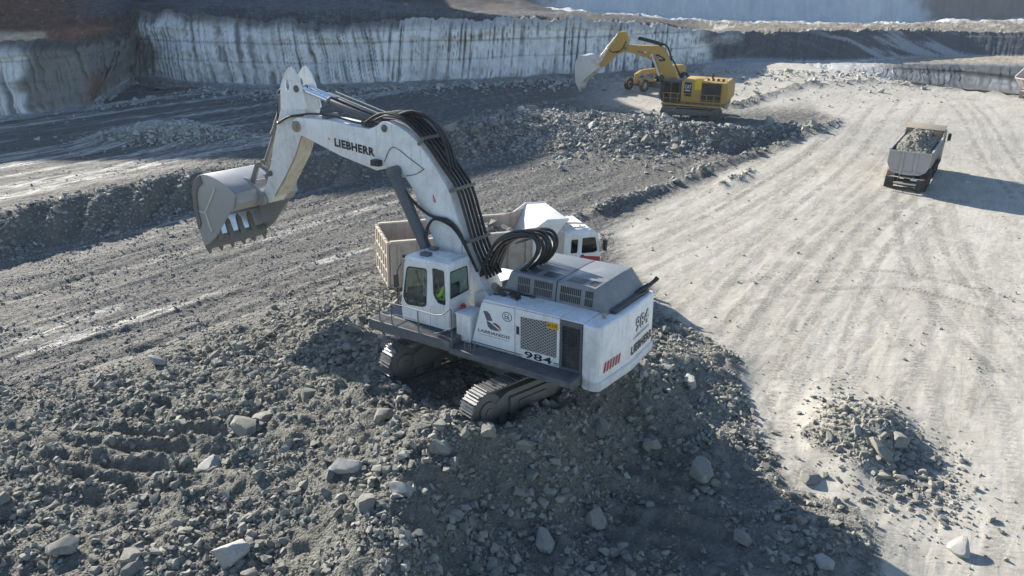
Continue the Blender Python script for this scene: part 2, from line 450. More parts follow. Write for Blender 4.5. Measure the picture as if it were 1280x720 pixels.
def graded(lo, hi, f0, f1, step, grow, cap):
    c = list(np.arange(f0, f1 + 1e-6, step))
    a = f0; s = step; L = []
    while a > lo: s = min(s * grow, cap); a -= s; L.append(a)
    a = f1; s = step; R = []
    while a < hi: s = min(s * grow, cap); a += s; R.append(a)
    return np.array(L[::-1] + c + R)
gx = graded(-420, 460, -19, 15.5, .09, 1.036, 14)
gy = graded(-60, 620, 11.5, 27.5, .09, 1.02, 14)
X, Y = np.meshgrid(gx, gy)
x = X.ravel(); y = Y.ravel()
z, rub, face, hb, sh, wh, wd, bt, bl = height(x, y)
near = sstep(60, 25, y)
# floor zones: the light haul road on the right, grey worked floor on the left
road_edge = np.array([ground_at(*p)[:2] for p in ((860, 420), (780, 330), (760, 290), (800, 262), (860, 238), (930, 205), (1048, 166))])
xr = np.interp(y, road_edge[:, 1], road_edge[:, 0])
road = sstep(-1.0, 1.2, x - xr + .9 * fbm(x * .3, y * .3, 3, 41))
road = np.where(y < 26, sstep(3.5, 7, x + (26 - y) * -.1 + .6 * fbm(x * .5, y * .5, 3, 42)), road)
beyond = sstep(66, 74, y - .12 * x + 2 * fbm(x * .1, y * .1, 3, 77)) * sstep(4, 14, x)
road = np.maximum(road, beyond * .95)
road = road * (1 - sstep(.1, .35, rub) * .8)
# relief
u1, v1 = rot2(x, y, trk_ang); u2, v2 = rot2(x, y, ROAD_ANG)
leftf = (1 - road) * (1 - rub)
rut_l = fbm(u1 * .05, v1 * .8, 4, 51)
rut_f = fbm(u1 * .35, v1 * 2.6, 3, 53)
z += leftf * (0.15 * rut_l + 0.085 * rut_f + .07 * fbm(x * 1.3, y * 1.3, 4, 59, .6)) + road * (.03 * fbm(u2 * .08, v2 * 1.3, 3, 55) + .012 * fbm(u2 * .6, v2 * 5, 2, 56))
gro = np.sin(u1 * 2 * np.pi / .34 + 3 * perlin(u1 * .2, v1 * .5, 71)) * sstep(.05, .3, fbm(u1 * .06, v1 * .9, 2, 57))
z += leftf * gro * .018 * near
rough1 = fbm(x * 1.0, y * 1.0, 5, 61, .6); rough2 = 1 - np.abs(fbm(x * 2.6, y * 2.6, 3, 63, .6)) * 2
z += rub * (0.30 * rough1 + .26 * fbm(x * .42, y * .42, 3, 60) + .09 * rough2 * near) * (1 - .5 * sstep(.2, .6, sh))
und = np.zeros_like(x)
rg = np.exp(-(((x + 10.5) / 3.6) ** 2 + ((y - 18.6) / 2.6) ** 2)) * rub
z += rg * .19 * np.sin((y + .18 * x + .3 * fbm(x * .5, y * .5, 2, 66)) * 2 * np.pi / .8)
# tooth grooves down the bench face and terraces worn into the near slope
z += np.where(np.abs(bt - .5) < .9, face * .3 * np.sin(x * 4.2 + 2.5 * fbm(x * .4, y * .4, 2, 65)) * sstep(5, -6, x) * sstep(.2, .8, face), 0)
tr = np.exp(-(((x - 3.8) / 2.4) ** 2 + ((y - 16.3) / 2.2) ** 2))
z += tr * .13 * np.sin((y + .25 * x) * 2 * np.pi / .85)
# keep the soil below the tracks
MI = EX_M.inverted(); mi = np.array(MI)
lx = mi[0, 0] * x + mi[0, 1] * y + mi[0, 2] * EX_T[2] + mi[0, 3]
ly = mi[1, 0] * x + mi[1, 1] * y + mi[1, 2] * EX_T[2] + mi[1, 3]
cu, su = math.cos(UC_ANG), math.sin(UC_ANG)
du = (lx - UC_C.x) * cu + ly * su; dv = -(lx - UC_C.x) * su + ly * cu
em = np.array(EX_M)
zpl = em[2, 3] + em[2, 0] * lx + em[2, 1] * ly
under = sstep(3.3, 2.7, np.abs(du)) * sstep(2.5, 1.6, np.abs(dv)) * (np.hypot(x, y - 20.7) < 6)
z = np.where(under > 0, np.minimum(z, zpl + .62 - .85 * under), z)
dust = np.clip(road + leftf * (.0 + .22 * sstep(.10, .45, rut_l) + .3 * sstep(0.14, .35, fbm(u1 * .03, v1 * 1.4, 3, 58))), 0, 1)
dust = np.where(sh > .12, np.maximum(dust, .55 * sstep(.1, .3, sh)), dust)
up_l = sstep(.85, 1.15, bt) * bl * (1 - np.clip(beyond, 0, 1)) * (1 - rub)
stripe = up_l * sstep(.05, .26, fbm(u1 * .025, v1 * .55, 4, 81)) * sstep(-2, -14, x) + .8 * leftf * (1 - up_l) * sstep(.24, .40, fbm(u1 * .06, v1 * .6, 4, 83, .6))
stripe = np.clip(stripe + .25 * road * sstep(.1, .35, fbm(u2 * .05, v2 * .35, 4, 85)), 0, 1)
# behind the far edge of the floor the ground falls away (lower pit on the right, under the walls elsewhere)
_ex = np.array([w[0] for w in WINDROWS[2][0]]); _ey = np.array([w[1] for w in WINDROWS[2][0]])
drop_y = np.interp(x, _ex, _ey + 1.0)
FOOT = np.array([ground_at(k, p, BENCH - .3)[:2] for k, p in ((-420, 172), (-200, 166), (0, 158), (60, 152), (110, 143), (150, 122), (172, 108), (250, 116), (330, 120), (430, 118), (600, 110), (700, 104), (780, 101), (870, 94), (930, 92), (1000, 93), (1060, 95))])
_o = np.argsort(FOOT[:, 0]); foot_y = np.interp(x, FOOT[_o, 0], FOOT[_o, 1]) + 1.2
drop_y = np.where(x < 44, foot_y, drop_y)
z -= 9.0 * sstep(0, 7, y - drop_y) * sstep(38, 50, x) + 30 * sstep(2, 30, y - drop_y - 6)
NX, NY = len(gx), len(gy)
ii = np.arange(NX * NY).reshape(NY, NX)
quads = np.stack([ii[:-1, :-1], ii[:-1, 1:], ii[1:, 1:], ii[1:, :-1]], -1).reshape(-1, 4)
Vg = np.stack([x, y, z], 1)
Cg = np.stack([dust, stripe, rub], 1)
GROUND_Z = z.reshape(NY, NX); RUB = rub.reshape(NY, NX)
def zg(px, py):
    """height of the finished ground"""
    px = np.asarray(px, float); py = np.asarray(py, float)
    i = np.clip(np.searchsorted(gx, px) - 1, 0, NX - 2); j = np.clip(np.searchsorted(gy, py) - 1, 0, NY - 2)
    a = (px - gx[i]) / (gx[i + 1] - gx[i]); b = (py - gy[j]) / (gy[j + 1] - gy[j])
    return (GROUND_Z[j, i] * (1 - a) + GROUND_Z[j, i + 1] * a) * (1 - b) + (GROUND_Z[j + 1, i] * (1 - a) + GROUND_Z[j + 1, i + 1] * a) * b
def rubg(px, py):
    i = np.clip(np.searchsorted(gx, px) - 1, 0, NX - 2); j = np.clip(np.searchsorted(gy, py) - 1, 0, NY - 2)
    return RUB[j, i]

def ground_material():
    m, nt, b = new_mat('quarry_ground'); L = nt.links
    co = coords(nt, 'Object')
    at = nd(nt, 'ShaderNodeAttribute', _attribute_name='mask'); sp = nt.nodes.new('ShaderNodeSeparateColor'); L.new(at.outputs['Color'], sp.inputs[0])
    dust, stripe, rub = sp.outputs[0], sp.outputs[1], sp.outputs[2]
    nA = noise(nt, co, .35, 4, .6); nB = noise(nt, co, 2.6, 6, .7); nC = noise(nt, co, 14, 5, .7)
    road_s = noise(nt, stretched(nt, co, -ROAD_ANG, (.4, 2.4, 1)), 1.0, 7, .76, 1.2)
    road_s2 = noise(nt, stretched(nt, co, -ROAD_ANG + math.radians(64), (.9, 5.0, 1)), 1.0, 6, .76, 1.0)
    left_s = noise(nt, stretched(nt, co, -trk_ang, (.9, 4.2, 1)), 1.0, 7, .78, .6)
    lightc = mixc(nt, ramp(nt, road_s, [(.34, 0.0), (.62, 1.0)]), (0.32, 0.297, 0.25), (0.51, 0.48, 0.415))
    lightc = mixc(nt, ramp(nt, road_s2, [(.54, 0.0), (.68, .6)]), lightc, (0.27, 0.255, 0.22))
    lightc = mixc(nt, ramp(nt, nB, [(.53, 0.0), (.72, .5)]), lightc, (0.23, 0.215, 0.185))
    nS = noise(nt, stretched(nt, co, -ROAD_ANG + math.radians(75), (2.2, 9, 1)), 1.0, 4, .7, .5)
    lightc = mixc(nt, ramp(nt, nS, [(.58, 0.0), (.70, .75)]), lightc, (0.15, 0.143, 0.125))  # dark drawn-out specks: cast shadows of small stones, put into the colour
    lightc = mixc(nt, ramp(nt, nA, [(.42, 0.0), (.66, .55)]), lightc, (0.55, 0.52, 0.455))
    greyc = mixc(nt, ramp(nt, left_s, [(.36, 0.0), (.66, 1.0)]), (0.10, 0.098, 0.092), (0.225, 0.218, 0.20))
    greyc = mixc(nt, ramp(nt, nC, [(.55, 0.0), (.70, .7)]), greyc, (0.36, 0.355, 0.335))
    nF = noise(nt, co, 5.5, 6, .75)
    greyc = mixc(nt, ramp(nt, nF, [(.50, 0.0), (.62, .85)]), greyc, (0.07, 0.07, 0.067))
    soil = mixc(nt, ramp(nt, nB, [(.35, 0.0), (.68, 1.0)]), (0.15, 0.149, 0.129), (0.27, 0.263, 0.228))
    soil = mixc(nt, ramp(nt, nC, [(.56, 0.0), (.7, .5)]), soil, (0.29, 0.287, 0.26))
    c = mixc(nt, rub, greyc, soil)
    edge = nt.nodes.new('ShaderNodeMath'); edge.operation = 'MULTIPLY_ADD'; L.new(left_s, edge.inputs[0]); edge.inputs[1].default_value = .8; edge.inputs[2].default_value = -.4
    ad = nt.nodes.new('ShaderNodeMath'); ad.operation = 'ADD'; ad.use_clamp = True; L.new(dust, ad.inputs[0])
    ml = nt.nodes.new('ShaderNodeMath'); ml.operation = 'MULTIPLY'; L.new(edge.outputs[0], ml.inputs[0]); L.new(ramp(nt, dust, [(0, 0.0), (.3, 1.0), (.8, 1.0), (1, 0.0)]), ml.inputs[1]); L.new(ml.outputs[0], ad.inputs[1])
    c = mixc(nt, ad.outputs[0], c, lightc)
    st = nt.nodes.new('ShaderNodeMath'); st.operation = 'MULTIPLY'; L.new(stripe, st.inputs[0]); L.new(ramp(nt, noise(nt, stretched(nt, co, -trk_ang, (.6, 3.2, 1)), 1.0, 6, .7), [(.40, 0.0), (.56, 1.0)]), st.inputs[1])
    c = mixc(nt, st.outputs[0], c, (0.66, 0.635, 0.58))
    L.new(c, b.inputs['Base Color'])
    b.inputs['Roughness'].default_value = .85
    b.inputs['Specular IOR Level'].default_value = .3
    # relief: crumbly soil on heaps and floor, fine drag marks on the road
    vor = nd(nt, 'ShaderNodeTexVoronoi', Scale=7.0); L.new(co, vor.inputs['Vector'])
    vor2 = nd(nt, 'ShaderNodeTexVoronoi', Scale=17.0); L.new(co, vor2.inputs['Vector'])
    inv = ramp(nt, vor.outputs['Distance'], [(0, 1.0), (.8, 0.0)]); inv2 = ramp(nt, vor2.outputs['Distance'], [(0, 1.0), (.8, 0.0)])
    hr = mixc(nt, .45, mixc(nt, .5, inv, inv2), nC)
    hroad = mixc(nt, .5, mixc(nt, .35, road_s, nB), road_s2)
    hmix = mixc(nt, ad.outputs[0], hr, hroad)
    vor3 = nd(nt, 'ShaderNodeTexVoronoi', Scale=2.3); L.new(co, vor3.inputs['Vector']); nD = noise(nt, co, 1.7, 6, .72)
    clod = mixc(nt, .5, ramp(nt, vor3.outputs['Distance'], [(0, 1.0), (.7, 0.0)]), nD)
    bcl = nd(nt, 'ShaderNodeBump', Distance=.28); L.new(clod, bcl.inputs['Height']); L.new(ramp(nt, ad.outputs[0], [(.15, .8), (.7, .12)]), bcl.inputs['Strength'])
    sg = ramp(nt, ad.outputs[0], [(0, 1.0), (.35, .9), (1, .4)])
    bn = nd(nt, 'ShaderNodeBump', Distance=.16); L.new(hmix, bn.inputs['Height']); L.new(sg, bn.inputs['Strength']); L.new(bcl.outputs[0], bn.inputs['Normal'])
    L.new(bn.outputs[0], b.inputs['Normal'])
    return m
M['ground'] = ground_material()
fc = quads[:, 0]
is_heap = (hb[fc] > .06) & (y[fc] < 33)
is_road = (road[fc] > .5) & ~is_heap & (y[fc] > 10) & (y[fc] < 130)
for nm, sel in (('ground', ~is_heap & ~is_road), ('haul_road', is_road), ('spoil_heap', is_heap)):
    q = quads[sel]; used, invx = np.unique(q, return_inverse=True)
    me = big_mesh(nm, Vg[used], invx.reshape(-1, 4))
    vcol(me, 'mask', Cg[used])
    # keep the shading continuous over the seams between the three sheets
    tag(link(nm, me, M['ground']), kind='structure')

# ================================================================== pit walls: strata rows from the floor up to the far rim
KX = [-420, -200, 0, 60, 110, 150, 164, 172, 210, 250, 330, 430, 480, 600, 700, 780, 870, 930, 1000, 1060, 1130, 1200, 1280, 1450, 1700]
PYR = {  # bearings of each break of slope
 0: [172, 166, 158, 152, 143, 122, 113, 108, 112, 116, 120, 118, 116, 110, 104, 101, 94, 92, 93, 95, 101, 110, 118, 132, 150],
 1: [168, 162, 154, 148, 139, 117, 108, 103, 107, 111, 115, 113, 111, 105, 99, 96, 88, 84, 85, 86, 87, 92, 102, 118, 138],
 2: [164, 158, 150, 144, 135, 112, 103, 98, 102, 107, 110, 108, 106, 101, 95, 92, 83, 79, 80, 80, 79, 79, 81, 86, 96],
 3: [158, 152, 144, 138, 129, 104, 96, 92, 97, 102, 105, 103, 101, 97, 91, 88, 79, 75, 76, 76, 71, 70, 70, 72, 76],
 4: [66, 60, 54, 52, 46, 39, 36, 14, 15, 18, 25, 32, 24, 24, 23, 27, 38, 40, 39, 38, 38, 39, 41, 45, 50],
 5: [52, 46, 41, 40, 37, 33, 26, 9, 10, 11, 14, 20, 20, 19, 20, 24, 35, 37, 35.5, 35, 34.5, 35, 37, 40, 44],
 6: [30, 26, 21, 16, 12, 10, 8, 5, 4, 4, 6, 8, 12, 16, 18, 23, 33, 35, 34, 33, 33, 33, 34, 36, 39],
 7: [-2, -2, -2, -2, -2, -2, -2, -2, -2, -2, -2, 0, 4, 10, 15, 20, 27, 29, 30.5, 31, 31, 28, 27, 28, 29],
 8: [-330, -330, -320, -312, -305, -300, -298, -296, -286, -275, -235, -10, -2, 5, 12, 17, 23, 26, 28, 29.5, 30, 24, 22, 22, 22],  # left end: unseen rim, raised so that its shadow covers the floor
 9: [-260, -260, -255, -250, -245, -240, -238, -236, -230, -220, -190, -95, -95, -95, -95, -95, -95, -95, -95, -95, -95, -90, -88, -88, -88]}
D0 = [None] * 20 + [104, 112, 110, 104, 96]
OFF = {1: [.8] * 17 + [3, 6, 10, 14, 20, 22, 22, 22], 2: [1.4] * 17 + [8, 16, 22, 28, 30, 32, 32, 32], 3: [2.2] * 17 + [12, 24, 34, 48, 56, 62, 64, 66],
       4: [4.5] * 17 + [18, 32, 44, 58, 68, 74, 76, 78], 5: [16, 16, 16, 16, 16, 14, 10, 7.5, 7.5, 7.5, 7.5, 7.5, 7, 7, 7, 9, 14, 30, 46, 60, 76, 88, 96, 98, 100],
       6: [24] * 6 + [22, 20, 20, 20, 20, 20, 24, 28, 30, 34, 40, 60, 80, 95, 110, 125, 135, 140, 140], 7: [27] * 11 + [45, 66, 80, 110, 140, 180, 200, 215, 225, 235, 240, 245, 250, 250],
       8: [43] * 11 + [80, 140, 190, 240, 270, 290, 300, 300, 300, 300, 300, 300, 300, 300], 9: [90] * 11 + [200, 230, 260, 300, 330, 345, 355, 355, 355, 355, 355, 355, 355, 355]}
NS = [0, 5, 5, 6, 46, 8, 10, 10, 10, 16]                    # subdivisions between rows
cols = np.concatenate([np.linspace(-420, 0, 90)[:-1], np.linspace(0, 1280, 1250)[:-1], np.linspace(1280, 1700, 90)])
rows = []
d0 = np.array([ground_at(k, PYR[0][i], BENCH - .3)[1] if D0[i] is None else D0[i] for i, k in enumerate(KX)])
dcol = np.interp(cols, KX, d0)
for r in range(10):
    py = np.interp(cols, KX, PYR[r]); off = 0 if r == 0 else np.interp(cols, KX, OFF[r])
    rows.append(np.array([depth_at(c, p, d) for c, p, d in zip(cols, py, dcol + off)]))
P = [rows[0]]; RID = [0.0]
for r in range(1, 10):
    for k in range(1, NS[r] + 1):
        t = k / NS[r]; P.append(rows[r - 1] * (1 - t) + rows[r] * t); RID.append(r - 1 + t)
P = np.array(P); RID = np.array(RID)                        # (rows, cols, 3)
NR, NC = P.shape[:2]
CX = np.broadcast_to(cols[None], (NR, NC)); RR = np.broadcast_to(RID[:, None], (NR, NC))
arc = np.concatenate([[0], np.cumsum(np.hypot(np.diff(rows[0][:, 0]), np.diff(rows[0][:, 1])))])   # metres along the wall
AU = np.broadcast_to(arc[None], (NR, NC)); wz = P[..., 2].copy()
wallw = sstep(2.2, 3.1, RR) * sstep(4.05, 3.85, RR)         # the main face
lean = (RR - 3) * 1.1
au = AU + lean * np.where(CX < 480, 1.0, -.5)
flute = np.abs(perlin(au * .8, wz * .018, 91)) + .6 * np.abs(perlin(au * 1.9, wz * .03, 99))
big = fbm(AU * .11, wz * .25, 4, 93)
nrm = np.stack([np.zeros_like(AU), -np.ones_like(AU), np.zeros_like(AU)], -1)
fine_g = np.maximum(sstep(.13, .03, np.abs(perlin(au * .8, wz * .018, 91))), .8 * sstep(.10, .02, np.abs(perlin(au * 1.9, wz * .03, 99))))
disp = wallw * (0.28 * flute + 1.2 * big - .38 * fine_g * sstep(-.3, .2, fbm(AU * .3, wz * .4, 3, 147)) + .32 * fbm(AU * 1.5, wz * 1.2, 3, 94)) * np.where(CX > 880, .5 + 0 * CX, 1.0)
ledge = wallw * .35 * sstep(.0, .25, np.sin(wz * 1.9 + 1.5 * big)) * sstep(3.45, 3.9, RR)
tal = sstep(0, .5, RR) * sstep(3.3, 2.2, RR) * np.where(CX > 1040, .25, 1.0)
disp = disp + ledge + tal * (.5 * fbm(AU * .6, RR * 2.5, 4, 95) + .25 * np.abs(perlin(AU * 1.9, RR * 7, 96)))
disp = disp + sstep(1000, 1090, CX) * sstep(2.2, 1.2, RR) * (1.1 * fbm(AU * .22, RR * 1.6, 4, 135) + 1.0 * fbm(AU * .55, RR * 6, 4, 145, .6) + .5 * np.abs(perlin(AU * .7, wz * .05, 133)))
P = P + nrm * disp[..., None]
P[..., 2] += sstep(3.75, 3.98, RR) * sstep(4.7, 4.05, RR) * (.75 * fbm(AU * .35, AU * 0 + 3, 4, 137) + .35 * fbm(AU * 1.6, RR, 3, 139))
rl = sstep(4.0, 4.6, RR)
P[..., 2] += rl * (.5 + .012 * P[..., 1]) * fbm(P[..., 0] * .08, P[..., 1] * .05, 4, 97) * (.5 + .3 * sstep(6, 9, RR)) + tal * .35 * fbm(AU * .9, RR * 3, 4, 98)
# strata colours, with some sunlight and distance haze put into them
def mixv(a, b, t): return a * (1 - t[..., None]) + np.array(b) * t[..., None]
C = np.zeros((NR, NC, 3)) + np.array([.86, .86, .84])
n1 = fbm(AU * .25, wz * .5, 4, 101); n2 = fbm(au * .9, wz * .12, 3, 103); n3 = fbm(AU * 3, wz * 3, 3, 105)
C *= (1 + .25 * n1 + .12 * n3)[..., None]
streak = sstep(.10, .42, n2) * (.3 + .7 * sstep(3.1, 4, RR))
fine = np.maximum(sstep(.13, .03, np.abs(perlin(au * .8, wz * .018, 91))), .8 * sstep(.10, .02, np.abs(perlin(au * 1.9, wz * .03, 99))))
joint = sstep(.14, .03, np.abs(wz - 6.1 - .35 * big)) + .7 * sstep(.12, .03, np.abs(wz - 4.3 - .5 * big)) + .5 * sstep(.10, .03, np.abs(wz - 7.3 - .4 * big))
C = mixv(C, (.21, .215, .22), np.clip(.35 * streak + .85 * fine * sstep(-.25, .25, n1 + n2) + .5 * joint * np.where(CX < 880, 1, 0), 0, .93) * wallw)
C = mixv(C, (.17, .165, .15), sstep(90, 60, np.abs(CX - 112) * 1.0 + 40 * n1) * sstep(2.6, 3.2, RR) * sstep(4.1, 3.9, RR) * .85)       # the grey-green recess
C = mixv(C, (.27, .12, .07), sstep(22, 10, np.abs(CX - 118) + 30 * np.abs(n3)) * sstep(3.5, 3.25, RR) * sstep(2.6, 3.0, RR) * .7)
C = mixv(C, (.14, .135, .125), sstep(3.25, 2.4, RR + .45 * n1) * np.where(CX < 880, .75, .55))             # talus
C = mixv(C, (.35, .36, .37), sstep(.12, .4, n3) * sstep(3.2, 2.2, RR) * .5)
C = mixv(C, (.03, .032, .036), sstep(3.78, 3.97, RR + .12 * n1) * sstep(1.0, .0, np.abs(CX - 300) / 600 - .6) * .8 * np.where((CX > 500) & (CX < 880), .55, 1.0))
diag0 = fbm((AU + (RR - 3) * 11) * .5, RR * 1.5, 4, 113)
dark_r = sstep(860, 930, CX + 60 * n1) * sstep(2.9, 3.1, RR) * sstep(4.05, 4.0, RR)
C = mixv(C, (.07, .073, .08), dark_r * .95); C = mixv(C, (.15, .155, .165), dark_r * .8 * sstep(.0, .5, n3 + .7 * diag0))
diag = fbm((AU + (RR - 3) * 15) * .13, RR * .5, 3, 111)
C = mixv(C, (.40, .42, .44), dark_r * sstep(1000, 1060, CX + 20 * n1) * sstep(.03, .2, diag + .12 * n3) * .85)
C = mixv(C, (.30, .33, .37), sstep(840, 880, CX) * sstep(2.2, 2.5, RR) * sstep(3.2, 2.9, RR) * sstep(1010, 960, CX) * .8)
rp = sstep(1080, 1130, CX)
C = mixv(C, (.27, .28, .285), rp * sstep(1.02, .9, RR + .1 * n1) * .9)
C = mixv(C, (.10, .105, .11), rp * sstep(1.05, .95, RR) * np.clip(sstep(.0, .3, fbm(AU * .9, wz * .15, 4, 131)) * .75 + .6 * sstep(.15, .02, np.abs(perlin(AU * .7, wz * .05, 133))), 0, .85))
C = mixv(C, (.17, .165, .155), rp * sstep(.55, .1, RR + .35 * n3) * .8)
C = mixv(C, (.03, .032, .035), rp * sstep(.9, 1.05, RR) * sstep(1.5, 1.35, RR))
C = mixv(C, (.13, .14, .145), rp * sstep(1.45, 1.6, RR) * sstep(2.02, 1.98, RR))
C = mixv(C, (.34, .29, .22), sstep(1090, 1150, CX + 25 * n3) * sstep(2.0, 2.06, RR) * sstep(3.02, 2.96, RR) * .9)
up = sstep(4.0, 4.08, RR)
C = mixv(C, (.085, .083, .08), up)
C = mixv(C, (.14, .135, .13), up * sstep(-.1, .4, n1 + n3))
brown = up * sstep(175, 120, CX + 30 * n1)
C = mixv(C, (.36, .165, .09), brown * .85); C = mixv(C, (.8, .6, .38), brown * sstep(62, 52, CX) * sstep(4.25, 4.5, RR) * sstep(5.15, 4.9, RR))  # brown soil brightened against shade; tan strip has sunlight put into its colour
C = mixv(C, (.12, .075, .06), brown * sstep(5.0, 5.2, RR) * .7)
C = mixv(C, (.17, .17, .18), sstep(5.2, 5.9, RR) * sstep(60, 150, CX) * sstep(600, 300, CX))
tanb = sstep(850, 900, CX) * sstep(4.0, 4.15, RR) * sstep(7.6, 7.2, RR)
C = mixv(C, (.22, .195, .16), tanb * .95); C = mixv(C, (.55, .52, .47), tanb * sstep(.22, .42, n1 + .6 * n3) * .8)
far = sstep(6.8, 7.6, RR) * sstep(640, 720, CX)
C = mixv(C, (.58, .62, .63), far); C = mixv(C, (.68, .70, .70), far * .6 * sstep(.05, .4, fbm((AU - RR * 9) * .1, RR * 2, 4, 115)))  # far wall: blue of the haze put into its colour as well
fb = sstep(1140, 1180, CX + (RR - 8) * 70 + 20 * n1) * sstep(7.4, 7.9, RR)
C = mixv(C, (.14, .105, .085), fb * .85); C = mixv(C, (.27, .23, .18), fb * sstep(.1, .4, fbm(AU * .03, wz * .35, 4, 117)) * .8)
n4 = fbm(CX * .16, RR * 14, 4, 141, .65); n5 = fbm(CX * .05, RR * 9, 3, 143)
C = C * (1 + np.maximum(sstep(3.9, 4.2, RR), sstep(1000, 1080, CX) * sstep(3.1, 2.9, RR)) * (.55 * n4 + .5 * n5) * np.where((RR > 7.5) & (CX > 700), .3, 1))[..., None]
C = mixv(C, (.42, .40, .37), sstep(4.0, 4.3, RR) * sstep(.34, .5, n4) * sstep(7.4, 7.0, RR) * .6)
def wall_material():
    m, nt, b = new_mat('pit_wall_rock'); L = nt.links; co = coords(nt, 'Object')
    at = nd(nt, 'ShaderNodeAttribute', _attribute_name='strata')
    n = noise(nt, co, 1.2, 8, .7); n2 = noise(nt, stretched(nt, co, 0, (2.2, 2.2, .25)), 1.0, 6, .7)
    c = mixc(nt, ramp(nt, n, [(.3, .4), (.6, 0.0)]), at.outputs['Color'], mixc(nt, 1.0, at.outputs['Color'], (.55, .55, .55), 'MULTIPLY'))
    c = mixc(nt, ramp(nt, n2, [(.58, 0.0), (.72, .28)]), c, (.10, .10, .10))
    L.new(c, b.inputs['Base Color']); b.inputs['Roughness'].default_value = .9; b.inputs['Specular IOR Level'].default_value = .2
    L.new(bump(nt, mixc(nt, .5, n, n2), .8, .35), b.inputs['Normal'])
    return m
M['wall'] = wall_material()
def sheet(nm, r0, r1):
    sub = P[r0:r1 + 1].reshape(-1, 3); k = r1 - r0 + 1
    i2 = np.arange(k * NC).reshape(k, NC)
    q = np.stack([i2[:-1, :-1], i2[:-1, 1:], i2[1:, 1:], i2[1:, :-1]], -1).reshape(-1, 4)
    me = big_mesh(nm, sub, q); vcol(me, 'strata', np.clip(C[r0:r1 + 1].reshape(-1, 3), .01, .9))
    tag(link(nm, me, M['wall']), kind='structure')
cut = np.cumsum(NS)
sheet('pit_wall', 0, cut[4]); sheet('upper_terrace', cut[4], cut[7]); sheet('far_hillside', cut[7], cut[9])
# dark tip slope behind the wall, falling off to the right
def tip_hill():
    pts = [(180, -62), (300, -50), (420, -40), (520, -26), (600, -12), (650, -3), (668, 4), (684, 11), (700, 17)]
    base = [(150, 8), (300, 10), (420, 12), (520, 15), (600, 17), (650, 18), (670, 19), (690, 20), (706, 21)]
    n = 120; t = np.linspace(0, 1, n); kk = np.linspace(0, 1, len(pts))
    A = np.array([depth_at(np.interp(s, kk, [p[0] for p in base]), np.interp(s, kk, [p[1] for p in base]), 150) for s in t])
    B = np.array([depth_at(np.interp(s, kk, [p[0] for p in pts]), np.interp(s, kk, [p[1] for p in pts]), 176) for s in t])
    D = B + np.array([0, 40, 0]); D[:, 2] = A[:, 2] - 2
    rws = [A * (1 - k / 20) + B * k / 20 for k in range(21)] + [B * (1 - k / 6) + D * k / 6 for k in range(1, 7)]
    Q = np.array(rws); Q[..., 2] += .9 * fbm(Q[..., 0] * .12, Q[..., 1] * .12 + Q[..., 2] * .1, 4, 121)
    Q[0, :, 2] -= 2.5
    k = len(Q); i2 = np.arange(k * n).reshape(k, n)
    q = np.stack([i2[:-1, :-1], i2[:-1, 1:], i2[1:, 1:], i2[1:, :-1]], -1).reshape(-1, 4)
    me = big_mesh('tip_slope', Q.reshape(-1, 3), q)
    cc = np.zeros((k * n, 3)) + np.array([.095, .09, .09]); nn = fbm(Q[..., 0].ravel() * .2, Q[..., 2].ravel() * .6, 3, 123)
    cc = cc * (1 - sstep(0, .4, nn)[:, None]) + np.array([.15, .125, .11]) * sstep(0, .4, nn)[:, None]
    vcol(me, 'strata', cc); tag(link('tip_slope', me, M['wall']), kind='structure')
tip_hill()

# ================================================================== tyre and crawler marks pressed into the floor
def mark_material(name, c_lo, c_hi, pitch, cover, tread):
    m, nt, b = new_mat(name); L = nt.links
    at = nd(nt, 'ShaderNodeAttribute', _attribute_name='tuv'); sp = nt.nodes.new('ShaderNodeSeparateColor'); L.new(at.outputs['Color'], sp.inputs[0])
    co = coords(nt, 'Object')
    def math_(op, a, b_=None):
        n = nt.nodes.new('ShaderNodeMath'); n.operation = op
        for i, v in enumerate((a, b_)):
            if v is None: continue
            if isinstance(v, (int, float)): n.inputs[i].default_value = v
            else: L.new(v, n.inputs[i])
        return n.outputs[0]
    ph = math_('MULTIPLY', sp.outputs[0], 2 * math.pi / pitch)
    if tread: ph = math_('ADD', ph, math_('MULTIPLY', math_('ABSOLUTE', sp.outputs[1]), 1.75))
    bars = math_('ADD', math_('MULTIPLY', math_('SINE', ph), .5), .5)
    n1 = noise(nt, co, .9, 6, .65); n2 = noise(nt, co, 7, 5, .7)
    c = mixc(nt, ramp(nt, bars, [(.35, 0.0), (.65, 1.0)]), c_lo, c_hi); c = mixc(nt, ramp(nt, n2, [(.4, 0.0), (.7, .6)]), c, c_hi)
    L.new(c, b.inputs['Base Color']); b.inputs['Roughness'].default_value = .85
    L.new(bump(nt, mixc(nt, .35, bars, n2), .9, .05), b.inputs['Normal'])
    edge = ramp(nt, math_('ABSOLUTE', sp.outputs[1]), [(.55, 1.0), (1.0, 0.0)])
    patch = ramp(nt, n1, [(.5 - cover * .25, 0.0), (.62 - cover * .2, 1.0)])
    a = math_('MULTIPLY', math_('MULTIPLY', edge, patch), ramp(nt, n2, [(.38, .0), (.66, .55)]))
    L.new(a, b.inputs['Alpha'])
    return m
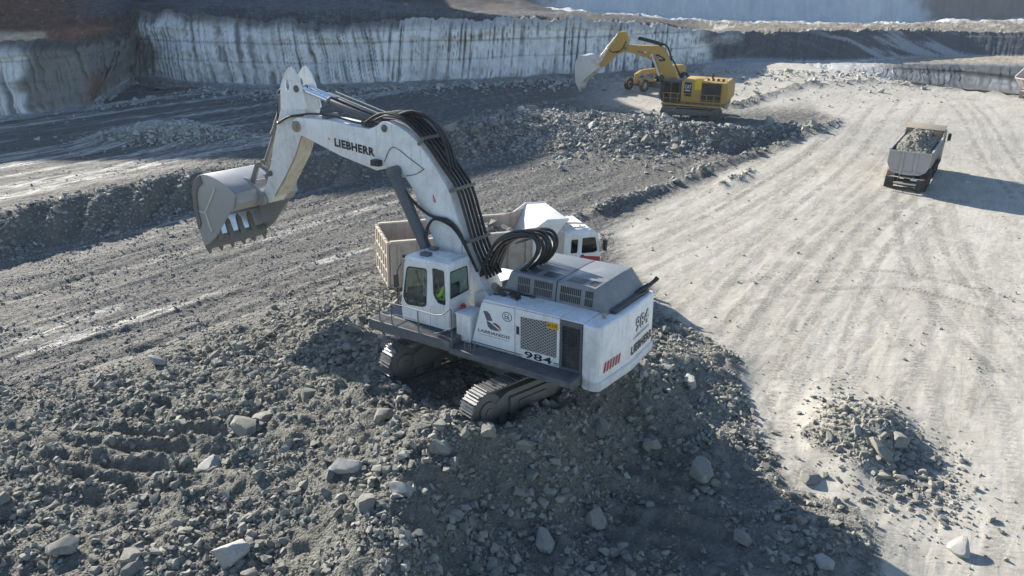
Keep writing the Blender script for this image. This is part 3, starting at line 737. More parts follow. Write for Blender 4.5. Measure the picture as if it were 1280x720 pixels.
def ribbons(name, paths, gauge, width, mat):
    VV, FF, TU = [], [], []; base = 0
    for pts in paths:
        P2 = [Vector((*ground_at(px, py, zz)[:2], 0)) for px, py, zz in pts]
        P2 = spline(P2, 24)
        d = np.array([(p.x, p.y) for p in P2]); sl = np.concatenate([[0], np.cumsum(np.hypot(*np.diff(d, axis=0).T))])
        n = max(int(sl[-1] / .22), 4); t = np.linspace(0, sl[-1], n); cx_ = np.interp(t, sl, d[:, 0]); cy_ = np.interp(t, sl, d[:, 1])
        tx = np.gradient(cx_); ty = np.gradient(cy_); l = np.hypot(tx, ty); nx_, ny_ = -ty / l, tx / l
        wob = .12 * perlin(t * .15, t * 0 + base * .1, 5)
        for s in gauge:
            k = 5; w = np.linspace(-1, 1, k)
            X_ = cx_[:, None] + nx_[:, None] * (s + wob[:, None] + w * width / 2); Y_g = cy_[:, None] + ny_[:, None] * (s + wob[:, None] + w * width / 2)
            Z_ = zg(X_.ravel(), Y_g.ravel()).reshape(X_.shape) + .014
            VV.append(np.stack([X_, Y_g, Z_], -1).reshape(-1, 3)); TU.append(np.stack([np.repeat(t, k), np.tile(w, n), np.zeros(n * k)], 1))
            i2 = np.arange(n * k).reshape(n, k) + base
            FF.append(np.stack([i2[:-1, :-1], i2[:-1, 1:], i2[1:, 1:], i2[1:, :-1]], -1).reshape(-1, 4)); base += n * k
    me = big_mesh(name, np.concatenate(VV), np.concatenate(FF)); vcol(me, 'tuv', np.concatenate(TU))
    o = link(name, me, mat); tag(o, kind='stuff'); return o
M['tyre_mark'] = mark_material('tyre_mark', (.20, .19, .165), (.40, .38, .335), .20, .45, True)
M['tyre_mark_pale'] = mark_material('pale_tyre_mark', (.38, .365, .32), (.54, .52, .47), .26, .6, True)
M['crawler_mark'] = mark_material('crawler_mark', (.085, .085, .08), (.30, .29, .27), .30, .7, False)
z0_ = 0.0
road_paths = [[(915, 560, 0), (930, 480, 0), (985, 390, 0), (1060, 300, 0), (1128, 236, 0)], [(1000, 560, 0), (1005, 490, 0), (1030, 400, 0), (1085, 300, 0), (1150, 240, 0)],
              [(850, 440, 0), (900, 370, 0), (985, 290, 0), (1060, 225, 0), (1110, 170, .4), (1140, 120, 1.4)], [(780, 335, 0), (870, 292, 0), (960, 240, 0), (1035, 185, .2), (1080, 128, 1.2)],
              [(770, 300, 0), (850, 270, 0), (940, 222, 0), (1030, 165, .5)], [(1280, 470, 0), (1180, 360, 0), (1150, 300, 0), (1140, 240, 0)], [(1290, 250, 0), (1240, 190, .2), (1215, 150, .7), (1195, 118, 1.4)],
              [(900, 372, 0), (1010, 352, 0), (1130, 352, 0), (1290, 392, 0)], [(1010, 640, 0), (1120, 560, 0), (1180, 470, 0), (1200, 380, 0), (1180, 300, 0)]]
ribbons('tyre_marks', road_paths, (-1.05, 1.05), .50, M['tyre_mark'])
ribbons('dry_tyre_marks', [[(p[0] + 22, p[1] + 6, p[2]) for p in q] for q in road_paths[:7]] + [[(1150, 720, 0), (1215, 590, 0), (1190, 470, 0), (1100, 330, 0), (1100, 250, 0)], [(880, 520, 0), (905, 430, 0), (950, 340, 0), (1060, 240, 0)]], (-1.1, 1.0), .62, M['tyre_mark_pale'])
floor_paths = [[(-60, 408, 0), (140, 345, 0), (300, 300, 0), (460, 255, 0)], [(-60, 445, 0), (120, 385, 0), (290, 330, 0), (440, 285, 0)], [(-60, 372, 0), (120, 322, 0), (260, 285, 0), (400, 252, 0)], [(20, 450, 0), (200, 392, 0), (380, 335, 0), (480, 300, 0)], [(-40, 425, 0), (150, 362, 0), (330, 308, 0), (500, 262, 0)],
               [(520, 262, 0), (620, 240, 0), (720, 222, 0), (830, 205, 0)], [(540, 240, 0), (640, 222, 0), (760, 210, 0), (860, 206, 0)], [(600, 268, 0), (690, 250, 0), (780, 232, 0)], [(330, 270, 0), (430, 243, 0), (560, 222, 0), (700, 205, 0)],
               [(-60, 262, 1.75), (100, 222, 1.75), (230, 195, 1.75), (330, 180, 1.75)], [(-60, 232, 1.75), (120, 198, 1.75), (260, 178, 1.75)]]
ribbons('crawler_marks', floor_paths, (-1.3, 1.3), .62, M['crawler_mark'])

# ================================================================== tracked undercarriage shared by both excavators
def track_shoe_mesh(width, pitch, mat):
    b = MB(); w = width / 2; p = pitch / 2 * .94
    b.box(-p, p, -w, w, -.02, .025)
    b.box(-p, -p + .035, -w, w, .025, .085); b.box(-.02, .012, -w, w, .025, .06); b.box(p - .04, p - .012, -w, w, .025, .06)
    b.box(-p * .8, p * .8, -.16, -.06, -.1, -.02); b.box(-p * .8, p * .8, .06, .16, -.1, -.02)
    me = bpy.data.meshes.new('shoe'); me.from_pydata(b.v, [], b.f); me.materials.append(mat); me.update()
    return me
def undercarriage(root, ang, c, half, r, gauge, shoe_w, n, m_frame, m_shoe, detail=True):
    Mu = Matrix.Translation(c) @ Matrix.Rotation(ang, 4, 'Z')
    per = 4 * half + 2 * math.pi * r; pitch = per / n
    sh = track_shoe_mesh(shoe_w, pitch, m_shoe)
    for sg in (-1, 1):
        v0 = sg * gauge / 2
        b = MB()
        prof = [(-half + .1, .32 * r / .6), (half - .1, .32 * r / .6), (half - .05, r * 1.05), (half - .7, r * 1.62), (-half + .7, r * 1.62), (-half + .05, r * 1.05)]
        b.prism(prof, v0 - .2, v0 + .2, 'y', Mu)
        b.box(-half * .72, half * .72, v0 + sg * .2, v0 + sg * .3, r * .55, r * 1.35, Mu)
        b.box(-half * .60, -half * .2, v0 + sg * .3, v0 + sg * .36, r * .7, r * 1.1, Mu); b.box(half * .2, half * .60, v0 + sg * .3, v0 + sg * .36, r * .7, r * 1.1, Mu)
        fr = b.build('track_frame', m_frame, root, .02)
        for uu, nm in ((-half, 'sprocket'), (half, 'idler')):
            w = MB(); cc = Mu @ Vector((uu, v0, r))
            a = Mu.to_3x3() @ Vector((0, 1, 0))
            w.cyl(cc - a * .17, cc + a * .17, r * .84, n=28); w.cyl(cc - a * .24, cc + a * .24, r * .5, n=20); w.cyl(cc - a * .28, cc + a * .28, r * .2, n=12)
            w.build(nm, m_frame, fr, .015)
        for k in range(7 if detail else 5):
            uu = -half * .8 + 1.6 * half * k / (6 if detail else 4)
            w = MB(); a = Mu.to_3x3() @ Vector((0, 1, 0)); cc = Mu @ Vector((uu, v0, r * .34)); w.cyl(cc - a * .22, cc + a * .22, r * .24, n=14)
            w.build('roller', m_frame, fr)
        for k in range(n):
            s = (k + .5) * pitch
            if s < 2 * half: u, zz, an = half - s, 0.0, math.pi
            elif s < 2 * half + math.pi * r:
                t = (s - 2 * half) / r; u, zz, an = -half - r * math.sin(t), r - r * math.cos(t), math.pi - t
            elif s < 4 * half + math.pi * r: u, zz, an = -half + (s - 2 * half - math.pi * r), 2 * r, 0.0
            else:
                t = (s - 4 * half - math.pi * r) / r; u, zz, an = half + r * math.sin(t), r + r * math.cos(t), -t
            o = bpy.data.objects.new('shoe', sh); COL.objects.link(o); o.parent = fr
            o.matrix_local = Mu @ Matrix.Translation((u, v0, zz)) @ Matrix.Rotation(-an, 4, 'Y')
    b = MB()
    b.prism([(-1.1, -gauge / 2), (1.1, -gauge / 2), (.75, -.9), (.75, .9), (1.1, gauge / 2), (-1.1, gauge / 2), (-.75, .9), (-.75, -.9)], r * .75, r * 1.5, 'z', Mu)
    b.cyl(Mu @ Vector((0, 0, r * 1.4)), Mu @ Vector((0, 0, r * 2.35)), 1.15, n=40)
    b.build('car_body', m_frame, root, .03)

def cylinder(root, name, p0, p1, frac, rb, rr, m_body, m_rod, body_first=True):
    """hydraulic cylinder: barrel from p0, rod to p1"""
    p0 = Vector(p0); p1 = Vector(p1); q = p0.lerp(p1, frac)
    b = MB(); d = (p1 - p0).normalized()
    b.cyl(p0, q, rb, n=18); b.cyl(q - d * .12, q, rb * 1.12, n=18); b.cyl(p0 - d * .02, p0 + d * .12, rb * 1.08, n=18)
    s = d.orthogonal().normalized()
    s = Vector((0, 1, 0))
    b.cyl(p0 - s * rb * .9, p0 + s * rb * .9, rb * .95, n=16)
    o = b.build(name, m_body, root, .008)
    r = MB(); r.cyl(q, p1, rr, n=14); r.cyl(p1 - s * rr * 1.5, p1 + s * rr * 1.5, rr * 1.45, n=14)
    r.build('rod', m_rod, o)
    t = MB(); off = Vector((0, rb * .4, rb * 1.15)); t.tube([p0 + off + d * .2, q + off - d * .15], .025, 6)
    t.build('pipe', M['rubber'], o)
    return o
def operator_person(loc, rotz, label, seat_h=0.0):
    """seated figure: one continuous skin mesh, clothing colour by zone"""
    J = {'pelvis': (0, 0, .5), 'waist': (.0, 0, .68), 'chest': (.02, 0, .9), 'neck': (.03, 0, 1.08), 'head0': (.05, 0, 1.15), 'head1': (.06, 0, 1.24), 'head2': (.05, 0, 1.33)}
    R = {'pelvis': .15, 'waist': .13, 'chest': .155, 'neck': .058, 'head0': .068, 'head1': .092, 'head2': .07}
    E = [('pelvis', 'waist'), ('waist', 'chest'), ('chest', 'neck'), ('neck', 'head0'), ('head0', 'head1'), ('head1', 'head2')]
    for s, n in ((1, 'l'), (-1, 'r')):
        J.update({'sh' + n: (.02, .19 * s, 1.0), 'el' + n: (.12, .27 * s, .75), 'wr' + n: (.36, .25 * s, .71), 'ha' + n: (.45, .24 * s, .72), 'hip' + n: (.05, .1 * s, .5), 'kn' + n: (.47, .15 * s, .54), 'an' + n: (.5, .15 * s, .12), 'to' + n: (.68, .16 * s, .06)})
        R.update({'sh' + n: .075, 'el' + n: .055, 'wr' + n: .036, 'ha' + n: .042, 'hip' + n: .105, 'kn' + n: .075, 'an' + n: .05, 'to' + n: .045})
        E += [('chest', 'sh' + n), ('sh' + n, 'el' + n), ('el' + n, 'wr' + n), ('wr' + n, 'ha' + n), ('pelvis', 'hip' + n), ('hip' + n, 'kn' + n), ('kn' + n, 'an' + n), ('an' + n, 'to' + n)]
    for k in range(4):
        for s, n in ((1, 'l'), (-1, 'r')):
            J['f%d%s' % (k, n)] = (.52, (.24 + .022 * (k - 1.5)) * s, .715 - .01 * abs(k - 1)); R['f%d%s' % (k, n)] = .011
            J['g%d%s' % (k, n)] = (.55, (.24 + .024 * (k - 1.5)) * s, .68); R['g%d%s' % (k, n)] = .009
            E += [('ha' + n, 'f%d%s' % (k, n)), ('f%d%s' % (k, n), 'g%d%s' % (k, n))]
    names = list(J); me = bpy.data.meshes.new('body')
    me.from_pydata([J[k] for k in names], [(names.index(a), names.index(b)) for a, b in E], [])
    o = bpy.data.objects.new('body', me); COL.objects.link(o)
    md = o.modifiers.new('skin', 'SKIN'); md.use_smooth_shade = True
    for k, n in enumerate(names):
        sv = me.skin_vertices[0].data[k]; r = R[n]; sv.radius = (r, r * (1.2 if n in ('chest', 'waist', 'pelvis') else 1)); sv.use_root = n == 'pelvis'
    s2 = o.modifiers.new('sub', 'SUBSURF'); s2.levels = 1; s2.render_levels = 1
    dg = bpy.context.evaluated_depsgraph_get()
    body = bpy.data.meshes.new_from_object(o.evaluated_get(dg)); bpy.data.objects.remove(o)
    body.name = 'body'
    for m in ('skin', 'hivis', 'trouser'): body.materials.append(M[m]) if len(body.materials) < 3 else None
    body.materials.clear()
    for m in ('skin', 'hivis', 'trouser'): body.materials.append(M[m])
    for p in body.polygons:
        c = p.center
        p.material_index = 2 if (c.z < .58 and not (c.x > .3 and c.z > .64)) else (1 if (c.z < 1.06 and c.x < .33 and c.z > .58) else 0)
        if c.x > .3 and c.z > .64 and abs(c.y) > .18: p.material_index = 0
        p.use_smooth = True
    root = empty('person', loc, (0, 0, rotz)); root['label'] = label; root['category'] = 'person'
    link('body', body, None, root)
    h = MB(); 
    rings = []
    for i in range(6):
        a = math.pi / 2 * i / 5; rr = .105 * math.cos(a) + .004; rings.append([(.045 + rr * math.cos(t) * 1.08, rr * math.sin(t) * .95, 1.27 + .115 * math.sin(a)) for t in np.linspace(0, 2 * math.pi, 14, endpoint=False)])
    h.loft(rings); h.build('hair', M['hair'], root)
    f = MB(); f.prism([(.135, 1.2), (.17, 1.185), (.14, 1.23)], -.014, .014); f.build('nose', M['skin'], root)
    e = MB()
    for s in (-1, 1): e.cyl((.135, .034 * s, 1.245), (.147, .034 * s, 1.245), .011, n=8)
    e.build('eyes', M['hair'], root)
    st = MB(); st.box(-.165, .19, -.175, .175, .80, .84); st.build('reflective_band', M['lamp'], root)
    return root

# ================================================================== the white excavator
EX = empty('excavator', tuple(EX_T), EX_ROT)
tag(EX, 'big white tracked excavator with raised boom standing on the rubble heap', 'excavator')
undercarriage(EX, UC_ANG, UC_C, 2.58, .6, 4.1, .55, 54, M['steel'], M['shoe'])

# --- upper frame, walkways
b = MB(); b.box(-3.3, 2.3, -1.45, 1.45, 1.42, 1.72); b.box(-3.3, 1.4, -1.9, 1.9, 1.5, 1.66)
b.prism([(-3.2, 1.42), (2.3, 1.42), (1.7, 1.12), (-2.6, 1.12)], .85, 1.05); b.prism([(-3.2, 1.42), (2.3, 1.42), (1.7, 1.12), (-2.6, 1.12)], -1.05, -.85)
b.box(-2.9, 2.6, .1, 1.62, 1.3, 1.5)
b.build('main_frame', M['steel'], EX, .02)
b = MB(); b.box(-3.36, .72, 1.655, 2.27, 1.665, 1.72); b.box(-3.36, .72, 2.22, 2.272, 1.54, 1.665); b.box(-3.36, -3.30, 1.655, 2.22, 1.45, 1.66); b.box(-1.3, -1.24, 1.655, 2.22, 1.45, 1.66)
w = b.build('walkway', M['deck'], EX, .008)
b = MB()
for k in range(38):
    xx = -3.25 + k * .104; b.box(xx, xx + .03, 1.70, 2.2, 1.722, 1.734)
b.build('tread', M['deck'], w)
b = MB()
b.box(.70, 3.92, .62, 2.29, 1.60, 1.93); pf = b.build('cab_platform', M['deck'], EX, .03)
b = MB()
for k in range(9): b.box(.78, 3.86, 1.80 + k * .052, 1.812 + k * .052, 1.932, 1.944)
b.build('tread', M['deck'], pf)
b = MB(); b.box(.9, 2.2, 2.292, 2.302, 1.68, 1.86); b.box(2.3, 3.8, 2.292, 2.302, 1.68, 1.86); b.build('locker_door', M['grey'], pf, .004)
b = MB(); b.box(-.2, 2.3, -2.25, -1.5, 1.5, 1.62); b.box(-3.3, -.2, -2.25, -1.66, 1.5, 1.6); b.build('right_walkway', M['deck'], EX, .01)

# --- engine house sides, deck and panels (left side y = +1.65)
YS = 1.65
b = MB()
b.box(-3.34, -.1, -1.64, 1.62, 1.72, 3.19)
b.prism([(.30, 1.72), (-.1, 1.72), (-.1, 3.185), (-.05, 3.185)], -1.64, 1.62)
hs = b.build('engine_house', M['white'], EX, .03)
def side_panel(x0, x1, z0, z1, nm='side_panel', holes=(), poly=None, mat='white_clean', t=.028):
    b = MB(); out = poly or [(x1, z0), (x0, z0), (x0, z1), (x1, z1)]
    b.plate(out, holes, lambda u, v, d: (u, YS - .02 + d, v), t + .02)
    return b.build(nm, M[mat], EX, .008)
p1_ = side_panel(0, 0, 0, 0, 'logo_panel', poly=rpoly([(.34, 1.74), (-1.18, 1.74), (-1.18, 3.16), (-.05, 3.12)], .05))
gr = [(-1.37, 2.0), (-2.56, 2.0), (-2.56, 3.03), (-1.37, 2.97)]
p2_ = side_panel(0, 0, 0, 0, 'grille_panel', holes=[gr], poly=[(-1.20, 1.74), (-2.64, 1.74), (-2.64, 3.17), (-1.20, 3.17)])
b = MB()                                                   # woven guard in front of the cooler
n = 15
for k in range(-n, n * 2):
    for sgn in (1, -1):
        pts = []
        for j in range(41):
            t = j / 40; u = -1.37 - 1.19 * t
            v = 1.99 + k * .088 + sgn * (t - (0 if sgn > 0 else 1)) * 1.19 * .62
            if 2.0 < v < 3.0: pts.append((u, YS + .002 + .006 * sgn, v))
        if len(pts) > 1: b.tube([pts[0], pts[-1]], .009, 4)
b.build('mesh_guard', M['pale_steel'], p2_)
b = MB(); b.box(-2.57, -1.36, YS - .028, YS - .024, 1.99, 3.04); b.build('cooler_core', M['grey'], p2_)
b = MB(); b.box(-1.34, -1.25, YS + .03, YS + .045, 2.42, 2.66); b.build('latch', M['black'], p2_, .004)
b = MB(); b.box(-3.32, -2.655, YS - .028, YS - .022, 1.74, 3.14); dr = b.build('radiator_recess', M['black'], EX)
b = MB(); b.plate([(-2.655, 1.72), (-3.33, 1.72), (-3.33, 3.16), (-2.655, 3.16)], [[(-2.72, 1.80), (-3.27, 1.80), (-3.27, 3.02), (-2.72, 3.02)]], lambda u, v, d: (u, YS - .021 + d, v), .045)
b.build('frame', M['grey'], dr, .006)
for k in range(13):
    s = MB(); zz = 1.84 + k * .092; s.prism([(YS - .021, zz), (YS + .016, zz - .035), (YS + .018, zz - .025), (YS - .018, zz + .012)], -3.27, -2.72, 'x'); s.build('slat', M['black'], dr)
b = MB(); b.prism(rpoly([(-.10, 1.70), (-.16, 1.70), (-.16, 1.72), (-.10, 1.72)], .001), 1.6, 1.62); 
# stripes, letters and logo
NL = (-1, 0, 0); UPZ = (0, 0, 1)                              # left side reads towards -x
b = MB(); b.box(-1.43, .45, YS + .03, YS + .034, 1.80, 1.835); b.box(-1.43, .45, YS + .03, YS + .034, 1.755, 1.775); b.build('stripe', M['ink_grey'], p1_)
b = MB(); b.box(-2.64, -2.48, YS + .03, YS + .034, 1.83, 1.865); b.box(-2.64, -2.48, YS + .03, YS + .034, 1.785, 1.805); b.build('stripe', M['ink_grey'], p2_)
lettering('984', M['ink'], p2_, (-1.52, YS + .03, 1.775), NL, UPZ, .90, .20, .02)
lettering('LABRIANIDIS', M['ink_grey'], p1_, (.10, YS + .03, 2.19), NL, UPZ, 1.13, .095, .025, .15)
b = MB(); b.box(-1.0, .05, YS + .03, YS + .032, 2.125, 2.137); b.build('stripe', M['hood_grey'], p1_)
lettering('E6', M['ink_grey'], p1_, (-.85, YS + .03, 2.79), NL, UPZ, .16, .15, .01)
b = MB()
b.plate([(-.93 + .165 * math.cos(a), 2.865 + .145 * math.sin(a)) for a in np.linspace(0, 2 * math.pi, 28, endpoint=False)], [[(-.93 + .145 * math.cos(a), 2.865 + .125 * math.sin(a)) for a in np.linspace(0, 2 * math.pi, 28, endpoint=False)]], lambda u, v, d: (u, YS + .029 + d, v), .005)
b.build('emblem_ring', M['ink_grey'], p1_)
b = MB(); b.plate([(-.103, 2.872), (-.24, 2.885), (-.337, 2.821), (-.432, 2.628), (-.226, 2.59)], [], lambda u, v, d: (u, YS + .029 + d, v), .005); b.build('emblem', M['ink_grey'], p1_)
b = MB(); b.plate([(-.412, 2.563), (-.529, 2.582), (-.663, 2.527), (-.739, 2.382), (-.586, 2.483)], [], lambda u, v, d: (u, YS + .029 + d, v), .005); b.build('emblem', M['red'], p1_)
b = MB(); b.plate([(-.215, 2.578), (-.318, 2.572), (-.681, 2.369), (-.507, 2.344), (-.36, 2.353), (-.263, 2.417)], [], lambda u, v, d: (u, YS + .029 + d, v), .005); b.build('emblem', M['ink_grey'], p1_)
b = MB(); b.box(-2.60, -2.24, YS + .03, YS + .042, 2.84, 3.03); npl = b.build('number_plate', M['orange_plate'], p2_, .003)
lettering('ME 3178', M['ink'], npl, (-2.27, YS + .042, 2.90), NL, UPZ, .30, .075, .01)
# deck on top
b = MB()
b.plate(rpoly([(-.12, 1.66), (-1.17, 1.66), (-1.17, .70), (-.12, .70)], .04), [], lambda u, v, d: (u, v, 3.185 + d), .03); b.build('deck_panel', M['white_clean'], EX, .01)
b = MB(); b.plate(rpoly([(-1.19, 1.66), (-2.64, 1.66), (-2.64, .70), (-1.19, .70)], .03), [], lambda u, v, d: (u, v, 3.185 + d), .035); b.build('deck_panel', M['white_clean'], EX, .01)
b = MB(); b.plate(rpoly([(-2.66, 1.66), (-3.34, 1.66), (-3.34, .70), (-2.66, .70)], .03), [], lambda u, v, d: (u, v, 3.185 + d), .03); b.build('deck_panel', M['white_clean'], EX, .01)
b = MB()
for k in range(5):
    cx_, cy_ = -.25 - .16 * k, 1.0 + .12 * math.sin(k * 2.2); b.cyl((cx_, cy_, 3.2), (cx_, cy_, 3.30), .09, n=12)
b.tube([(-.1, .8, 3.25), (-.5, .85, 3.30), (-.9, .78, 3.24), (-1.3, .8, 3.26)], .03, 6, 5); b.tube([(-.15, 1.2, 3.24), (-.6, 1.1, 3.28), (-1.0, 1.25, 3.24)], .025, 6, 5)
b.build('tank_fittings', M['black'], EX)
# --- engine hood
b = MB()
top = [(-.38, .62, 3.80), (-3.15, .64, 3.84), (-3.12, -1.05, 3.86), (-.32, -1.0, 3.86)]
hd_prof = [(.72, 3.2), (.62, 3.82), (-1.03, 3.845), (-1.66, 3.83), (-1.72, 3.2)]
b.loft([[((-.14, -.36, -.28, -.06, .1)[i], p[0], p[1]) for i, p in enumerate(hd_prof)], [(-1.905, p[0], p[1]) for p in hd_prof]])
h1 = b.build('engine_hood', M['hood_grey'], EX, .03)
b = MB(); b.loft([[(-1.935, p[0], p[1]) for p in hd_prof], [(-3.14 if i in (1, 2, 3) else -3.60, p[0], p[1]) for i, p in enumerate(hd_prof)]])
h2 = b.build('engine_hood', M['hood_grey'], EX, .03)
b = MB(); b.loft([[(-1.90, p[0] * .985, p[1] - .012) for p in hd_prof], [(-1.94, p[0] * .985, p[1] - .012) for p in hd_prof]]); b.build('hood_gap', M['black'], EX)
def hood_y(v): return .725 - .1 * (v - 3.2) / .63
def side_grille(x0, x1, nx, par):
    for r0, r1 in ((3.30, 3.50), (3.53, 3.72)):
        g = MB()
        for k in range(nx):
            xx = x0 + (x1 - x0) * (k + .2) / nx; w_ = (x1 - x0) / nx * .6
            ya, yb = hood_y(r0), hood_y(r1)
            g.add([(xx, ya + .002, r0), (xx + w_, ya + .002, r0), (xx + w_, yb + .002, r1), (xx, yb + .002, r1), (xx, ya + .006, r0), (xx + w_, ya + .006, r0), (xx + w_, yb + .006, r1), (xx, yb + .006, r1)],
                  [(3, 2, 1, 0), (4, 5, 6, 7), (0, 1, 5, 4), (1, 2, 6, 5), (2, 3, 7, 6), (3, 0, 4, 7)])
        g.build('vent_slots', M['black'], par)
side_grille(-2.05, -2.72, 11, h2); side_grille(-2.84, -3.10, 5, h2); side_grille(-1.80, -1.18, 11, h1); side_grille(-1.05, -.62, 7, h1)
def top_vents(x0, x1, y0, y1, par):
    g = MB()
    for k in range(9):
        for j in range(4):
            xx = x0 + (x1 - x0) * k / 9; yy = y0 + (y1 - y0) * j / 4; zz = 3.82 + .025 * (.62 - yy) / 1.65
            g.box(xx, xx + abs(x1 - x0) / 9 * .55, yy, yy + abs(y1 - y0) / 4 * .75, zz + .002, zz + .006)
    g.build('vent_slots', M['black'], par)
top_vents(-2.66, -2.1, .05, .5, h2); top_vents(-3.05, -2.78, .05, .5, h2); top_vents(-1.75, -1.3, .05, .5, h1); top_vents(-1.1, -.6, .0, .5, h1)
b = MB(); b.tube([(-3.55, -.9, 3.1), (-3.62, -1.2, 3.32), (-3.75, -1.5, 3.42), (-3.9, -1.68, 3.6)], .075, 12, 5); b.cyl((-3.88, -1.66, 3.57), (-3.93, -1.71, 3.66), .085, n=14)
b.box(-3.75, -3.6, -1.6, .6, 3.12, 3.3)
b.build('exhaust_pipe', M['black'], EX)

# --- counterweight
b = MB()
cwp = [(-3.345, 1.66), (-3.45, 1.73), (-3.80, 1.74), (-3.88, 1.68), (-3.99, .06), (-3.99, -.06), (-3.88, -1.68), (-3.80, -1.74), (-3.45, -1.73), (-3.345, -1.66)]
def ring(sc, zz, dx=0): return [(-3.345 + (p[0] + 3.345) * sc + dx if p[0] < -3.346 else p[0], p[1] * (1 if abs(p[1]) < 1.7 else 1), zz(p)) for p in cwp]
b.loft([ring(1.0, lambda p: 1.60), ring(1.0, lambda p: 3.14), ring(.93, lambda p: 3.2)])
cw = b.build('counterweight', M['white_clean'], EX, .035)
b = MB()
b.loft([ring(.85, lambda p: 1.34), ring(1.10, lambda p: 1.38), ring(1.14, lambda p: 1.58), ring(1.05, lambda p: 1.64)])
b.build('bumper', M['white_worn'], cw, .03)
for yy in (1.0, -1.3):
    b = MB(); b.cyl((-3.62, yy, 3.19), (-3.62, yy, 3.27), .05, n=10); b.cyl((-3.62, yy - .05, 3.30), (-3.62, yy + .05, 3.30), .06, n=10); b.build('lifting_eye', M['rust'], cw)
# rear lettering on the right facet, warning stripes on the left one
fa = Vector((-3.995, -.0, 0)); fb = Vector((-3.885, -1.68, 0)); xd = (fb - fa).normalized(); nrm_ = xd.cross(Vector((0, 0, 1)))
def on_rear(u, zz, out=.012): return tuple(fa + xd * u + nrm_ * out + Vector((0, 0, zz)))
lettering('LIEBHERR', M['ink'], cw, on_rear(.02, 1.80, .01), xd, UPZ, 1.62, .27, .035)
lettering('984', M['ink'], cw, on_rear(.26, 2.40, .01), xd, UPZ, 1.0, .46, .05)
lettering('984', M['white_clean'], cw, on_rear(.26, 2.40, .014), xd, UPZ, 1.0, .46, -.005, frame=.05)
lettering('LABRIANIDIS', M['ink_grey'], cw, on_rear(.14, 2.24, .01), xd, UPZ, 1.2, .085, .012)
ga = Vector((-3.885, 1.68, 0)); gb = Vector((-3.995, .06, 0)); xe = (gb - ga).normalized(); ne = xe.cross(Vector((0, 0, 1)))
for k in range(6):
    b = MB(); u0 = .20 + k * .15
    b.plate([(u0, 1.84), (u0 + .08, 1.84), (u0 + .15, 2.12), (u0 + .07, 2.12)], [], lambda u, v, d: tuple(ga + xe * u + ne * (.008 + d) + Vector((0, 0, v))), .004)
    b.build('warning_stripe', M['red'], cw)

# --- toolbox behind the cab, bracket
b = MB(); b.box(.36, .88, 1.0, 1.70, 1.74, 2.56); tb = b.build('toolbox', M['white_clean'], EX, .02)
b = MB(); b.box(.34, .90, .98, 1.72, 2.565, 2.61); b.build('lid', M['white_clean'], tb, .012)
b = MB(); b.cyl((.95, 1.25, 2.0), (.95, 1.25, 2.68), .09, n=14); b.cyl((.95, 1.25, 2.68), (.95, 1.25, 2.74), .04, n=10); b.build('fire_extinguisher', M['red'], EX, .01)
b = MB(); b.prism([(.95, 1.74), (-.05, 1.74), (-.05, 2.55), (.55, 3.05), (.95, 2.9)], .62, .70); b.prism([(.95, 1.74), (-.05, 1.74), (-.05, 2.55), (.55, 3.05), (.95, 2.9)], -.70, -.62); b.build('boom_bracket', M['white_worn'], EX, .015)
b = MB(); b.cyl((.1, -.3, 2.9), (.1, .3, 2.9), .26, n=20); b.cyl((-.25, .1, 2.6), (-.25, .1, 3.25), .2, n=18); b.cyl((.3, -.45, 2.7), (.3, -.1, 3.1), .16, n=16); b.box(-.3, .6, -.5, .5, 1.75, 2.6)
b.cyl((-.05, .3, 3.0), (-.05, .42, 3.0), .1, n=14); b.cyl((.35, .2, 2.95), (.35, .5, 3.2), .11, n=14)
b.build('swing_gearbox', M['rust'], EX, .02)
b = MB(); b.box(-.6, 1.9, -2.2, -.75, 1.7, 2.75); b.build('fuel_tank', M['white'], EX, .05)

# --- cab
CF, CR, CY0, CY1, CZ0, CZ1 = 2.98, 1.13, .63, 1.73, 1.96, 3.98
cab = empty('cab'); cab.parent = EX
tf, tr_ = CF - .16, CR + .04           # roof edges
side = rpoly([(CF, CZ0), (CF + .02, 2.45), (tf + .03, 3.80), (tf - .06, 3.93), (tr_, 3.95), (CR, 3.80), (CR, CZ0)], .06)
w1 = rpoly([(2.76, 3.70), (1.96, 3.76), (1.99, 2.60), (2.12, 2.52), (2.78, 2.46), (2.93, 2.68)], .13, 4)
w2 = rpoly([(1.76, 3.82), (1.31, 3.80), (1.25, 2.74), (1.54, 2.76), (1.72, 2.98)], .07, 4)
b = MB(); b.plate(side, [w1, w2], lambda u, v, d: (u, CY1 - .07 * max(0, v - 2.5) / 1.4 - d, v), .06); b.build('side_wall', M['white_clean'], cab, .01)
b = MB(); b.plate(side, [w1], lambda u, v, d: (u, CY0 + .05 * max(0, v - 2.5) / 1.4 + d, v), .06); b.build('side_wall', M['white_clean'], cab, .01)
def cy1(v): return CY1 - .07 * max(0, v - 2.5) / 1.4
rw = rpoly([(1.64, 2.93), (.72, 2.97), (.76, 3.76), (1.58, 3.78)], .05)
b = MB(); b.plate([(CY1 - .002, CZ0), (CY0 + .002, CZ0), (CY0 + .052, 3.92), (CY1 - .075, 3.92)], [rw], lambda u, v, d: (CR + .02 + d, u, v), .05); b.build('rear_wall', M['white_clean'], cab, .008)
fw = rpoly([(1.66, 2.2), (.70, 2.2), (.74, 3.72), (1.60, 3.72)], .05)
b = MB(); b.plate([(CY1 - .06, CZ0), (CY0 + .06, CZ0), (CY0 + .09, 3.9), (CY1 - .12, 3.9)], [fw], lambda u, v, d: (CF - .03 - .17 * max(0, v - 2.4) / 1.5 - d, u, v), .05); b.build('front_wall', M['white_clean'], cab, .008)
b = MB()
